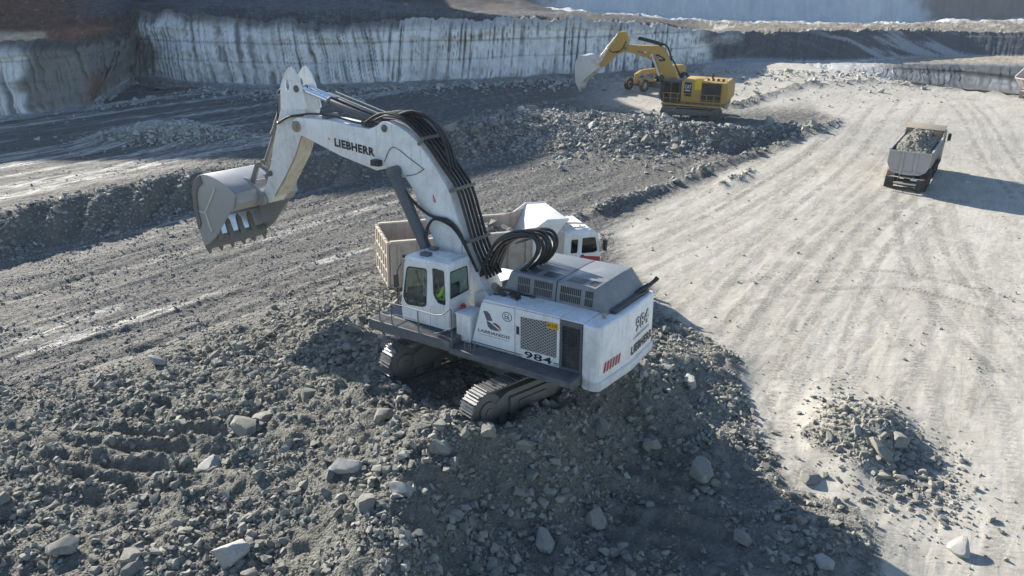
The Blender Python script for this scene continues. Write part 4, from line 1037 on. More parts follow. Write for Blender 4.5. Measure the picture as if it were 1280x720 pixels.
b.loft([[(tf + .06, CY0 + .03, 3.90), (tf + .06, CY1 - .05, 3.90), (CR - .02, CY1 - .05, 3.92), (CR - .02, CY0 + .03, 3.92)], [(tf - .02, CY0 + .05, 4.02), (tf - .02, CY1 - .08, 4.02), (CR + .03, CY1 - .08, 4.03), (CR + .03, CY0 + .05, 4.03)], [(tf - .2, CY0 + .2, 4.06), (tf - .2, CY1 - .25, 4.06), (CR + .2, CY1 - .25, 4.07), (CR + .2, CY0 + .2, 4.07)]])
rf = b.build('roof', M['white_clean'], cab, .02)
b = MB(); b.box(2.05, 2.35, 1.28, 1.52, 4.062, 4.16); b.build('roof_lamp_box', M['grey'], rf, .015)
b = MB(); b.box(2.25, 2.5, .70, .95, 4.062, 4.15); b.build('roof_lamp_box', M['grey'], rf, .015)
b = MB(); b.box(1.28, 1.85, .82, 1.4, 4.072, 4.10); b.build('hatch', M['white'], rf, .01)
b = MB(); b.cyl((tf + .0, CY1 - .1, 3.98), (tf + .10, CY1 - .1, 3.98), .055, n=12); b.cyl((tf, CY0 + .15, 3.98), (tf + .1, CY0 + .15, 3.98), .055, n=12); b.build('work_lamp', M['black'], cab)
b = MB(); b.tube([(1.3, .8, 4.08), (1.3, .8, 4.45)], .008, 5); b.build('antenna', M['black'], rf)
for nm, poly, mp, gm in (('side_window', w1, lambda u, v, d: (u, cy1(v) - .035 - d, v), 'glass'), ('side_window', w2, lambda u, v, d: (u, cy1(v) - .035 - d, v), 'glass'),
                     ('side_window', w1, lambda u, v, d: (u, CY0 + .05 * max(0, v - 2.5) / 1.4 + .03 + d, v), 'glass'), ('rear_window', rw, lambda u, v, d: (CR + .045 + d, u, v), 'glass'), ('windscreen', fw, lambda u, v, d: (CF - .055 - .17 * max(0, v - 2.4) / 1.5 - d, u, v), 'glass')):
    b = MB(); b.plate(poly, [], mp, .006); b.build(nm, M[gm], cab)
    # rubber seal round the opening
    c0 = Vector((sum(p[0] for p in poly) / len(poly), sum(p[1] for p in poly) / len(poly)))
    inn = [tuple(Vector(p) + (c0 - Vector(p)).normalized() * .045) for p in poly]
    b = MB(); b.plate(poly, [inn], lambda u, v, d: tuple(Vector(mp(u, v, 0)) * 1.0 + Vector(mp(u, v, -.037)) - Vector(mp(u, v, 0)) + (Vector(mp(u, v, d)) - Vector(mp(u, v, 0)))), .012); b.build('window_seal', M['black'], cab)
b = MB(); b.box(CR + .1, CF - .1, CY0 + .07, CY1 - .07, CZ0 - .03, 2.06); b.build('floor', M['seat'], cab)
b = MB(); b.box(1.38, 1.86, 1.05, 1.55, 2.06, 2.58); b.prism([(1.22, 2.55), (1.32, 2.55), (1.26, 3.35), (1.20, 3.35)], 1.07, 1.53); b.build('seat', M['seat'], cab, .04)
b = MB(); b.box(1.5, 2.1, .78, .92, 2.06, 2.72); b.box(1.6, 2.1, 1.55, 1.62, 2.06, 2.66); b.cyl((2.05, .85, 2.7), (2.08, .85, 2.9), .025, n=8); b.cyl((2.05, 1.53, 2.7), (2.08, 1.53, 2.9), .025, n=8); b.build('console', M['black'], cab, .02)
b = MB(); b.box(1.98, 2.88, 1.62, 1.68, 2.66, 2.82); b.tube([(2.2, 1.6, 2.8), (2.45, 1.6, 3.6)], .015, 6); b.box(2.55, 2.62, .8, 1.0, 2.6, 3.1); b.build('door_rail', M['black'], cab)
b = MB(); b.box(2.0, 2.04, cy1(3) - .002, cy1(3) + .02, 2.55, 2.8); b.build('door_handle', M['black'], cab)
b = MB(); b.box(1.845, 1.855, CY1 - .004, CY1 + .003, 2.0, 2.52); b.build('door_seam', M['ink_grey'], cab)
b = MB(); b.tube([(CF + .05, CY1 - .02, 2.3), (CF + .13, CY1 + .02, 2.5), (CF + .13, CY1 + .02, 3.4), (tf + .12, CY1 - .02, 3.75)], .018, 6, 4); b.box(CF + .10, CF + .16, CY1 - .02, CY1 + .14, 3.0, 3.4); b.build('mirror', M['black'], cab)
pl = EX_M @ Vector((1.46, 1.30, 2.22))
operator_person(tuple(pl), EX_ROT[2], 'person in a lime hi-vis vest seated inside the white excavator cab')

# --- handrails
def rail(pts, nm='handrail', r=.018, sub=0): bb = MB(); bb.tube(pts, r, 6, sub); return bb.build(nm, M['grey'], EX)
rail([(4.0, 2.25, 1.93), (4.0, 2.25, 2.62), (2.68, 2.25, 2.64), (1.19, 2.25, 2.63), (.95, 2.25, 2.70), (.66, 2.25, 2.94), (.62, 2.25, 2.9), (.62, 2.25, 1.62)])
for xx in (1.89, 2.95, 3.45): rail([(xx, 2.25, 1.93), (xx, 2.25, 2.63)])
rail([(.62, 2.25, 2.35), (1.05, 2.25, 2.12), (1.3, 2.25, 2.02)])
rail([(3.95, 2.25, 2.30), (2.0, 2.25, 2.30)], r=.012)
rail([(4.0, 2.25, 2.62), (4.02, 1.4, 2.62), (4.02, .7, 2.62), (4.02, .7, 1.93)]); rail([(4.02, 1.45, 1.93), (4.02, 1.45, 2.62)]); rail([(4.0, 2.25, 2.28), (4.02, .7, 2.28)], r=.012)
for xx in (.18, -.02): rail([(xx, 2.2, 1.70), (xx, 2.2, 2.02), (xx - .07, 2.2, 2.10), (xx - .14, 2.2, 2.02), (xx - .14, 2.2, 1.70)], 'grab_handle', .014, 3)

# --- boom (traced in its own plane, box section 0.9 m wide)
def arm(name, poly, y0, y1, mat, parent, bevel=.03):
    bb = MB(); bb.prism(poly, y0, y1); return bb.build(name, mat, parent, bevel, 2, 25)
boom_poly = [(.62, 2.12), (1.0, 2.08), (1.30, 2.30), (2.60, 3.99), (3.16, 5.17), (3.50, 5.80), (3.78, 6.10), (4.02, 6.02), (4.22, 6.10), (4.34, 6.34), (4.98, 6.18), (6.57, 6.50), (7.96, 6.90), (8.40, 7.02),
             (8.66, 7.10), (8.82, 7.30), (8.74, 7.52), (8.50, 7.62), (7.01, 7.63), (5.92, 7.52), (5.20, 7.48), (4.86, 7.60), (4.66, 7.74), (4.42, 7.76), (3.95, 7.66), (3.60, 7.50), (3.18, 7.22), (2.61, 6.63), (2.05, 5.90), (1.74, 5.06), (1.44, 4.18), (.72, 2.95), (.46, 2.55), (.44, 2.28)]
boom = arm('boom', boom_poly, -.44, .44, M['white_clean'], EX)
lettering('LIEBHERR', M['ink'], boom, (6.79, .445, 6.80), (-1, 0, -.10), (0, 0, 1), 1.80, .27, .045)
def pin(x_, z_, r, y0, y1, par, m='steel', nm='pin'): bb = MB(); bb.cyl((x_, y0, z_), (x_, y1, z_), r, n=18); bb.cyl((x_, y1, z_), (x_, y1 + .03, z_), r * .55, n=12); return bb.build(nm, M[m], par, .008)
pin(8.58, 7.31, .19, -.50, .50, boom, 'rust'); pin(4.52, 7.55, .12, -.47, .47, boom); pin(4.05, 6.28, .17, -.80, .80, boom); pin(.85, 2.45, .2, -.55, .55, boom)
b = MB(); b.box(4.68, 5.02, .45, .66, 6.36, 6.56); wl_ = b.build('boom_lamp', M['black'], boom, .03)
b = MB(); b.box(5.02, 5.03, .48, .63, 6.39, 6.53); b.build('lens', M['lamp'], wl_)
b = MB(); b.plate([(6.98, 6.98), (7.10, 6.98), (7.04, 7.10)], [], lambda u, v, d: (u, .442 + d, v), .004); b.build('warning_sign', M['orange_plate'], boom)
b = MB(); b.plate([(2.58, 5.42), (2.66, 5.5), (2.66, 5.72), (2.55, 5.52)], [[(2.60, 5.47), (2.64, 5.52), (2.64, 5.62), (2.59, 5.52)]], lambda u, v, d: (u, .442 + d, v), .004); b.build('warning_sign', M['red'], boom)
b = MB(); b.tube([(4.6, .45, 6.5), (4.2, .455, 7.0), (3.5, .455, 6.7), (3.0, .455, 6.45)], .012, 5, 6); b.tube([(2.95, .455, 6.45), (3.3, .455, 6.25), (3.7, .455, 6.15)], .012, 5, 5); b.build('cable', M['rubber'], boom)
# hose bundle over the back of the boom
def off_path(o): # back edge of the boom, pushed out by o
    base = [(5.3, 7.52), (4.66, 7.82), (3.95, 7.78), (3.45, 7.52), (2.95, 7.08), (2.44, 6.52), (1.90, 5.90), (1.58, 5.06), (1.28, 4.18), (.98, 3.62), (.80, 3.25)]
    out = []
    for i, p in enumerate(base):
        a = Vector(base[max(i - 1, 0)]); c_ = Vector(base[min(i + 1, len(base) - 1)]); t = (c_ - a).normalized(); n_ = Vector((t.y, -t.x))
        out.append((p[0] + n_.x * -o, p[1] + n_.y * -o))
    return out
for k in range(10):
    yy = .40 - .09 * k; op = off_path(-.07 if k % 2 else -.17)
    b = MB(); b.tube([(p[0] - .0, yy, p[1]) for p in op], .036, 8, 5); b.build('hose', M['rubber'], boom)
for k in range(3):
    yy = .30 - .22 * k; op = off_path(-.05)
    b = MB(); b.tube([(p[0], yy, p[1]) for p in op[1:9]], .034, 8, 5); b.build('steel_pipe', M['pale_steel'], boom)
for (cx_, cz_, tx, tz) in ((1.90, 5.90, .36, .93), (1.35, 4.4, .32, .95), (3.1, 7.22, .7, .71)):
    b = MB(); nx_, nz_ = -tz, tx
    for q in (-.42, 0, .40): b.box(-.06, .06, q - .02, q + .02, -.05, .22, Matrix.Translation((cx_, 0, cz_)) @ Matrix.Rotation(math.atan2(-nx_ * -1, nz_), 4, 'Y').inverted())
    Mx = Matrix(((tx, 0, nx_, cx_), (0, 1, 0, 0), (tz, 0, nz_, cz_), (0, 0, 0, 1)))
    b = MB(); b.box(-.05, .05, -.45, .45, .19, .23, Mx); b.box(-.05, .05, .40, .45, -.1, .19, Mx); b.box(-.05, .05, -.45, -.40, -.1, .19, Mx); b.build('hose_clamp', M['steel'], boom)
# loose loops at the elbow and down the side
for k in range(3):
    yy = -.05 + .14 * k; b = MB(); b.tube([(4.4, yy, 7.86), (3.6, yy - .05, 7.98 + .06 * k), (2.9, yy - .1, 7.72 + .08 * k), (2.45, yy - .12, 7.15 + .06 * k), (2.2, yy - .1, 6.5)], .045, 8, 6); b.build('hose', M['rubber'], boom)
b = MB(); b.tube([(3.78, .72, 6.0), (3.35, .62, 5.45), (2.7, .56, 5.05), (2.05, .54, 5.0), (1.62, .52, 4.7), (1.35, .50, 4.2), (1.0, .45, 3.5)], .045, 8, 6); b.build('hose', M['rubber'], boom)
b = MB(); b.tube([(2.55, .74, 3.8), (2.78, .70, 4.4), (2.55, .62, 4.95), (2.0, .56, 4.88), (1.6, .52, 4.55), (1.2, .48, 3.9)], .045, 8, 6); b.build('hose', M['rubber'], boom)
# boom cylinders
for s in (1, -1):
    cylinder(EX, 'boom_cylinder', (4.03, .66 * s, 6.24), (1.72, .66 * s, 1.95), .80, .185, .12, M['grey'], M['chrome'])
# hose arch between boom foot and hood
arch = [(.95, 3.35), (.72, 3.95), (.40, 4.45), (-.10, 4.78), (-.62, 4.92), (-.98, 4.88), (-1.13, 4.62), (-1.0, 4.25), (-.72, 3.95), (-.45, 3.7), (-.2, 3.4), (-.05, 3.1)]
for k in range(8):
    yy = .35 - .13 * k; sc = 1 + .05 * math.sin(k * 2.1); 
    b = MB(); b.tube([(p[0] + .03 * math.sin(k * 1.7) , yy * (1 if j < 3 or j > 9 else 1.15), 3.1 + (p[1] - 3.1) * sc - .02 * k) for j, p in enumerate(arch)], .052, 8, 5); b.build('hose', M['rubber'], EX)
b = MB(); b.tube([(-.52, .62, 4.70), (-.52, -.85, 4.60)], .035, 8); b.tube([(-.52, -.85, 4.60), (-.52, -.85, 3.5)], .03, 6); b.build('hose_rail', M['steel'], EX)

# --- stick with its two lugs, cylinders
stick_poly = [(8.18, 7.86), (8.36, 7.5), (8.34, 7.12), (8.52, 7.00), (8.91, 6.30), (9.61, 5.42), (10.30, 4.66), (10.62, 4.36), (10.86, 4.34), (10.98, 4.52), (10.88, 4.80), (10.62, 5.10), (10.27, 5.90), (9.85, 6.98), (9.46, 7.80)]
b = MB(); b.prism(stick_poly, -.34, .34); stick = b.build('stick', M['white_worn'], EX, .025)
lug = [(8.10, 7.9), (9.46, 7.75), (9.34, 8.60), (9.08, 9.0), (8.84, 9.24), (8.68, 9.24), (8.50, 9.06), (8.34, 8.74)]
hole = [(9.0 + .11 * math.cos(a), 8.66 + .2 * math.sin(a)) for a in np.linspace(0, 2 * math.pi, 14, endpoint=False)]
for y0 in (.28, -.34):
    b = MB(); b.plate(rpoly(lug, .1), [hole], lambda u, v, d: (u, y0 + d, v), .06); b.build('lug', M['white_clean'], stick, .012)
b = MB(); b.prism([(8.14, 7.86), (8.30, 8.5), (8.38, 8.5), (8.30, 7.86)], -.28, .28); b.build('web_plate', M['white_worn'], stick); b = MB(); b.prism([(9.40, 7.75), (9.30, 8.3), (9.22, 8.3), (9.30, 7.75)], -.28, .28); b.build('web_plate', M['white_worn'], stick)
b = MB(); b.add([(8.53, -.33, 6.97), (8.53, .33, 6.97), (8.90, .33, 6.29), (8.90, -.33, 6.29), (9.60, .33, 5.41), (9.60, -.33, 5.41), (10.28, .33, 4.655), (10.28, -.33, 4.655), (8.50, -.33, 6.96), (8.50, .33, 6.96), (8.87, .33, 6.275), (8.87, -.33, 6.275), (9.57, .33, 5.395), (9.57, -.33, 5.395), (10.26, .33, 4.64), (10.26, -.33, 4.64)],
                [(0, 1, 2, 3), (3, 2, 4, 5), (5, 4, 6, 7), (11, 10, 9, 8), (13, 12, 10, 11), (15, 14, 12, 13), (0, 8, 9, 1), (7, 6, 14, 15)]); b.build('belly_plate', M['cream'], stick)
pin(8.53, 8.55, .12, -.38, .38, stick); pin(10.80, 4.50, .15, -.42, .42, stick, 'rust'); pin(10.35, 5.5, .11, -.45, .45, stick)
for s in (.17, -.17): cylinder(EX, 'stick_cylinder', (4.52, s, 7.58), (8.50, s, 8.55), .66, .15, .09, M['grey'], M['chrome'])
for s in (.17, -.17):
    b = MB(); b.tube([(5.0, s, 7.95), (7.2, s, 8.48)], .022, 6); b.tube([(5.0, s, 7.95), (4.7, s, 7.9), (4.3, s, 7.88)], .03, 6, 3); b.build('cylinder_line', M['pale_steel'], EX)
b = MB(); b.tube([(4.9, .3, 7.66), (5.8, .32, 7.62), (7.0, .3, 7.76), (8.0, .3, 7.76), (8.4, .36, 7.70)], .035, 6, 4); b.tube([(8.3, .37, 7.70), (8.9, .42, 7.62), (9.4, .44, 7.42), (9.7, .3, 7.35), (9.85, .12, 7.75), (9.8, .08, 8.3), (9.6, .05, 8.5)], .04, 8, 5); b.build('hose', M['rubber'], stick)
b = MB(); b.box(5.5, 5.65, -.3, .3, 7.52, 7.70); b.build('hose_bracket', M['steel'], boom); b = MB(); b.box(7.3, 7.45, -.3, .3, 7.60, 7.78); b.build('hose_bracket', M['steel'], boom)
cylinder(EX, 'bucket_cylinder', (9.30, 0, 8.45), (10.98, 0, 5.75), .60, .17, .10, M['steel'], M['steel'])
b = MB(); b.box(9.5, 9.7, .14, .22, 7.3, 8.3); b.build('guard_plate', M['steel'], stick)
# linkage
for s in (.30, -.36):
    b = MB(); b.tube([(10.35, s, 5.5), (10.98, s, 5.75)], .09, 8); b.prism(rpoly([(10.86, 5.86), (11.12, 5.80), (11.62, 4.98), (11.40, 4.86)], .1), s, s + .07); b.build('link', M['steel'], EX, .01)

# --- bucket
BW = 1.36
hinge = Vector((10.82, 4.50))
back = [(11.10, 4.86), (11.55, 5.10), (12.2, 5.30), (12.85, 5.36), (13.30, 5.20), (13.58, 4.85), (13.68, 4.3), (13.66, 3.55), (13.52, 2.95), (13.36, 2.55)]
lip0 = (11.42, 4.18)
bk = empty('bucket'); bk.parent = EX
bs = [Vector(p) for p in back]; bs = spline([Vector((p.x, p.y, 0)) for p in bs], 3); bs = [(p.x, p.y) for p in bs]
cx0 = Vector((12.4, 3.9))
inn = [tuple(Vector(p) + (cx0 - Vector(p)).normalized() * .09) for p in bs]
b = MB(); b.prism(bs + inn[::-1], -BW, BW); b.build('shell', M['bucket'], bk, .01)
b = MB(); b.prism([(11.10, 4.86), inn[0], (11.50, 4.20), (11.36, 4.16), (10.98, 4.5)], -BW, BW); b.build('top_plate', M['bucket'], bk, .02)
sidep = [(11.06, 4.80)] + bs[3:-1] + [(13.36, 2.55), (13.15, 2.62), (12.62, 2.98), (12.0, 3.62), (11.46, 4.16), (11.30, 4.2)]
for s in (1, -1):
    b = MB(); y0 = BW if s > 0 else -BW - .06
    b.prism(sidep, y0, y0 + .06); sp_ = b.build('side_plate', M['bucket'], bk, .012)
    c2 = Vector((12.75, 4.1)); o2 = [tuple(c2 + (Vector(p) - c2) * .97) for p in bs[10:-4]]; i2_ = [tuple(c2 + (Vector(p) - c2) * .72) for p in bs[10:-4]]
    b = MB(); ya = BW + .06 if s > 0 else -BW - .10; b.prism(o2 + i2_[::-1], ya, ya + .04); b.build('wear_plate', M['steel'], sp_, .01)
    b = MB(); 
    for pa, pb in (((12.2, 4.9), (13.0, 3.9)), ((13.0, 3.9), (13.35, 3.9)), ((13.0, 3.9), (12.75, 3.2))):
        b.tube([(pa[0], ya + .02, pa[1]), (pb[0], ya + .02, pb[1])], .03, 6)
    b.build('weld_bead', M['pale_steel'], sp_)
b = MB(); b.prism([(13.46, 2.78), (13.36, 2.46), (13.20, 2.40), (13.16, 2.50), (13.28, 2.84)], -BW - .04, BW + .04); b.build('cutting_edge', M['steel'], bk, .01)
b = MB(); b.add([(13.27, -BW, 2.74), (13.27, BW, 2.74), (13.50, BW, 3.48), (13.50, -BW, 3.48), (13.255, -BW, 2.745), (13.255, BW, 2.745), (13.485, BW, 3.485), (13.485, -BW, 3.485)], [(0, 1, 2, 3), (7, 6, 5, 4), (0, 4, 5, 1), (2, 6, 7, 3), (1, 5, 6, 2), (0, 3, 7, 4)]); b.build('lip_liner', M['polished'], bk)
for k in range(6):
    yy = -BW + .06 + (2 * BW - .12) * k / 5
    b = MB(); t0 = Vector((13.30, yy, 2.55)); b.loft([[(13.46, yy - .09, 2.72), (13.46, yy + .09, 2.72), (13.22, yy + .09, 2.80), (13.22, yy - .09, 2.80)], [(13.40, yy - .075, 2.42), (13.40, yy + .075, 2.42), (13.20, yy + .075, 2.46), (13.20, yy - .075, 2.46)], [(13.27, yy - .03, 2.2), (13.27, yy + .03, 2.2), (13.21, yy + .03, 2.21), (13.21, yy - .03, 2.21)]])
    b.build('tooth', M['steel'], bk, .01)
    if 0 < k < 5:
        b = MB(); b.loft([[(13.24, yy - .12, 2.72), (13.24, yy + .12, 2.72), (13.18, yy + .12, 2.74), (13.18, yy - .12, 2.74)], [(13.44, yy - .10, 3.28), (13.44, yy + .10, 3.28), (13.38, yy + .10, 3.30), (13.38, yy - .10, 3.30)], [(13.50, yy - .02, 3.44), (13.50, yy + .02, 3.44), (13.46, yy + .02, 3.45), (13.46, yy - .02, 3.45)]]); b.build('adapter', M['steel'], bk, .008)
for s in (.40, -.46):
    b = MB(); b.prism(rpoly([(10.62, 4.40), (10.80, 4.26), (11.3, 4.22), (11.8, 4.9), (11.78, 5.22), (11.56, 5.20), (11.34, 5.05), (10.70, 4.66)], .1), s, s + .07); b.build('ear', M['bucket'], bk, .015)
b = MB(); b.cyl((10.82, -.52, 4.5), (10.82, .52, 4.5), .13, n=18); b.cyl((11.5, -.52, 4.98), (11.5, .52, 4.98), .11, n=18); b.build('bucket_pin', M['rust'], bk)

# ================================================================== tipper trucks
_wheel = {}
def wheel_meshes(r, w):
    if (r, w) in _wheel: return _wheel[(r, w)]
    b = MB(); prof = [(r * .56, -w / 2 * .8), (r * .62, -w / 2), (r * .93, -w / 2), (r, -w / 2 * .78), (r, w / 2 * .78), (r * .93, w / 2), (r * .62, w / 2), (r * .56, w / 2 * .8)]
    n = 28; b.loft([[(p[0] * math.cos(2 * math.pi * k / n), p[1], p[0] * math.sin(2 * math.pi * k / n)) for k in range(n)] for p in prof] , False)
    m = len(b.v) - n; b.f += [(m + i, m + (i + 1) % n, (i + 1) % n, i) for i in range(n)]
    for k in range(24):
        a = 2 * math.pi * k / 24; Mx = Matrix.Rotation(a, 4, 'Y'); b.box(-.05, .05, -w / 2 * .95, w / 2 * .95, r * .975, r * 1.03, Mx)
    t = b.build('tyre', M['tyre']); tm = t.data; bpy.data.objects.remove(t)
    b = MB(); b.cyl((0, -w / 2 * .55, 0), (0, w / 2 * .55, 0), r * .57, n=20); b.cyl((0, -w / 2 * .9, 0), (0, w / 2 * .9, 0), r * .24, n=14)
    for k in range(8): a = 2 * math.pi * k / 8; b.cyl((r * .4 * math.cos(a), -w / 2 * .62, r * .4 * math.sin(a)), (r * .4 * math.cos(a), w / 2 * .62, r * .4 * math.sin(a)), r * .04, n=6)
    q = b.build('rim', M['rim'], None, .01); qm = q.data; bpy.data.objects.remove(q)
    _wheel[(r, w)] = (tm, qm); return tm, qm
def add_wheel(root, x_, y_, r, w):
    tm, qm = wheel_meshes(r, w)
    e = empty('wheel', (x_, y_, r)); e.parent = root
    for nm, me in (('tyre', tm), ('rim', qm)):
        o = bpy.data.objects.new(nm, me); COL.objects.link(o); o.parent = e
def chassis(root, x0, x1, axles, r=.54):
    b = MB()
    for s in (-1, 1): b.box(x0, x1, s * .42 - .05, s * .42 + .05, .82, 1.10)
    for k in range(6): xx = x0 + (x1 - x0) * (k + .5) / 6; b.box(xx - .06, xx + .06, -.42, .42, .86, 1.05)
    b.build('chassis', M['chassis'], root, .01)
    for xa in axles:
        b = MB(); b.cyl((xa, -1.0, r), (xa, 1.0, r), .1, n=10); b.cyl((xa, -.2, r), (xa, .2, r), .22, n=14); b.build('axle', M['chassis'], root)
        for s in (-1, 1):
            add_wheel(root, xa, s * 1.02, r, .34 if xa > 0 else .46)
def truck_cab(root, x0, x1, w, z0, z1, body, stripe, ztop_front=0.0):
    e = empty('cab'); e.parent = root
    hw = w / 2; zm = z0 + (z1 - z0) * .48
    side = rpoly([(x1, z0), (x1 + .04, zm), (x1 - .18, z1 - .12), (x1 - .34, z1), (x0, z1), (x0, z0)], .06)
    wa = rpoly([(x1 - .12, zm + .12), (x1 - .28, z1 - .26), (x1 - .92, z1 - .26), (x1 - .92, zm + .06), (x1 - .3, zm + .06)], .07)
    wb = rpoly([(x1 - 1.12, z1 - .30), (x1 - 1.46, z1 - .30), (x1 - 1.46, zm + .1), (x1 - 1.12, zm + .1)], .06)
    for s in (-1, 1):
        b = MB(); b.plate(side, [wa, wb], lambda u, v, d: (u, s * (hw - d), v), .06); b.build('side_wall', body, e, .012)
        for wq in (wa, wb): b = MB(); b.plate(wq, [], lambda u, v, d: (u, s * (hw - .03 - d), v), .006); b.build('side_window', M['glass_dark'], e)
        b = MB(); b.plate([(x1 + .02, z0 + .02), (x1 + .035, zm - .16), (x1 - .9, zm - .04), (x0 + .02, zm - .40), (x0 + .02, z0 + .02)] if stripe else [(x1, z0), (x1, z0 + .2), (x0, z0 + .2), (x0, z0)], [], lambda u, v, d: (u, s * (hw + .003 + d), v), .004); b.build('side_stripe', stripe or body, e)
        b = MB(); b.tube([(x1 - .1, s * (hw + .02), z1 - .25), (x1 + .12, s * (hw + .2), z1 - .3), (x1 + .12, s * (hw + .2), z1 - .85), (x1 - .05, s * (hw + .02), z1 - .95)], .018, 6); b.box(x1 + .06, x1 + .18, s * (hw + .2) - .11, s * (hw + .2) + .11, z1 - .85, z1 - .35); b.build('mirror', M['black'], e, .01)
        b = MB(); b.box(x1 - .95, x1 - .8, s * (hw + .015) - .015, s * (hw + .015) + .015, zm - .05, zm); b.build('door_handle', M['black'], e)
    fw = rpoly([(hw - .12, zm + .1), (-hw + .12, zm + .1), (-hw + .2, z1 - .22), (hw - .2, z1 - .22)], .08)
    b = MB(); b.plate([(hw - .07, z0), (-hw + .07, z0), (-hw + .07, z1 - .1), (hw - .07, z1 - .1)], [fw], lambda u, v, d: (x1 - .01 - .2 * max(0, v - zm) / (z1 - zm) - d, u, v), .06); b.build('front_wall', body, e, .01)
    b = MB(); b.plate(fw, [], lambda u, v, d: (x1 - .04 - .2 * max(0, v - zm) / (z1 - zm) - d, u, v), .006); b.build('windscreen', M['glass_dark'], e)
    b = MB(); b.box(x0, x0 + .05, -hw + .07, hw - .07, z0, z1 - .02); b.build('rear_wall', body, e)
    b = MB(); b.loft([[(x1 - .28, -hw + .03, z1 - .03), (x1 - .28, hw - .03, z1 - .03), (x0 + .0, hw - .03, z1 - .03), (x0, -hw + .03, z1 - .03)], [(x1 - .42, -hw + .14, z1 + .07), (x1 - .42, hw - .14, z1 + .07), (x0 + .08, hw - .14, z1 + .07), (x0 + .08, -hw + .14, z1 + .07)]]); b.build('roof', body, e, .02)
    b = MB(); b.box(x0 + .06, x1 - .1, -hw + .07, hw - .07, z0 - .02, z0 + .1); b.box(x0 + .25, x0 + .75, .35, .85, z0 + .1, zm + .1); b.box(x0 + .25, x0 + .75, -.85, -.35, z0 + .1, zm + .1); b.box(x1 - .4, x1 - .1, -hw + .1, hw - .1, z0 + .1, zm + .05); b.build('interior', M['seat'], e)
    b = MB(); b.box(x1 - .1, x1 + .16, -hw, hw, z0 - .45, z0 - .02); b.build('bumper', body if not stripe else stripe, e, .04)
    for s in (-1, 1): b = MB(); b.box(x1 + .15, x1 + .18, s * .9 - .18, s * .9 + .18, z0 - .33, z0 - .14); b.build('headlight', M['lamp'], e, .02)
    b = MB(); b.box(x1 + .03, x1 + .06, -.7, .7, z0 + .1, z0 + .5); b.build('radiator_grille', M['black'], e, .01)
    for s in (-1, 1):
        b = MB(); n = 10; xc = x1 - 1.35
        arc_o = [(xc + .72 * math.cos(math.pi * k / n), .54 + .72 * math.sin(math.pi * k / n)) for k in range(n + 1)]; arc_i = [(xc + .66 * math.cos(math.pi * k / n), .54 + .66 * math.sin(math.pi * k / n)) for k in range(n + 1)]
        b.prism(arc_o + arc_i[::-1], s * 1.0 - .24, s * 1.0 + .24); b.build('mudguard', M['black'], e)
    return e
# ---- white truck waiting behind the excavator
print('T1 ground', float(zg(-1.15, 31.25)), float(zg(-4.5, 30)), float(zg(2.5, 32.5)))
T1 = empty('tipper_truck', (-1.15, 31.25, min(.05, float(zg(-1.15, 31.25)))), (0, math.radians(2.2), math.radians(20)))
tag(T1, 'white tipper truck with pinkish dusty dump body waiting behind the white excavator', 'truck')
chassis(T1, -4.2, 4.6, (-3.3, -1.95, 2.0, 3.6))
truck_cab(T1, 3.15, 4.95, 2.4, 1.05, 3.08, M['white_clean'], M['red'])
b = MB()
for k in range(3): b.tube([(3.3 + k * .42, -.85, 3.22), (3.3 + k * .42, .85, 3.22)], .03, 6)
for s in (-.85, .85): b.tube([(3.2, s, 3.22), (4.3, s, 3.22)], .03, 6)
b.tube([(3.35, -.3, 3.3), (4.75, -.75, 3.3)], .04, 6)
b.build('roof_rack', M['cream'], T1)
DB = empty('dump_body'); DB.parent = T1
def flat(pts, t, nm, mat, par, axis_y=None, bevel=.008):
    bb = MB(); bb.prism(pts, axis_y, axis_y + t); return bb.build(nm, mat, par, bevel)
x0, x1, hw, zf, zt = -4.62, 2.35, 1.25, 1.42, 3.36
b = MB(); b.box(x0 + .06, x1, -hw + .06, hw - .06, zf - .08, zf); b.build('floor', M['pink_body'], DB)
for s in (-1, 1):
    sw = MB(); y0 = s * hw - .03
    sw.prism([(x0, zf), (x1, zf), (x1, 3.62), (1.1, zt + .03), (x0, zt - .02)], y0, y0 + .06); wall = sw.build('side_wall', M['pink_body'] if s < 0 else M['pink_body'], DB, .008)
    for k in range(8):
        xx = x0 + .35 + k * .8; r_ = MB(); ya = s * (hw + .03); r_.box(xx - .05, xx + .05, min(ya, ya + s * .07), max(ya, ya + s * .07), zf - .05, zt - .12); r_.build('rib', M['pink_body'], wall, .01)
    r_ = MB(); r_.box(x0, 1.2, s * hw - .07, s * hw + .07, zt - .02, zt + .06); r_.build('top_rail', M['rib_pale'], wall, .01)
tg = MB(); tg.box(x0 - .05, x0 + .01, -hw + .02, hw - .02, zf, zt - .05); tgo = tg.build('tailgate', M['tan_body'], DB, .008)
for k in range(6):
    yy = -hw + .06 + k * (2 * hw - .12) / 5; r_ = MB(); r_.box(x0 - .14, x0 - .05, yy - .055, yy + .055, zf - .03, zt); r_.build('rib', M['rib_pale'], tgo, .008)
for k in range(4):
    zz = zf + .03 + k * (zt - zf - .1) / 3; r_ = MB(); r_.box(x0 - .128, x0 - .052, -hw + .02, hw - .02, zz - .05, zz + .05); r_.build('cross_rib', M['rib_pale'], tgo, .008)
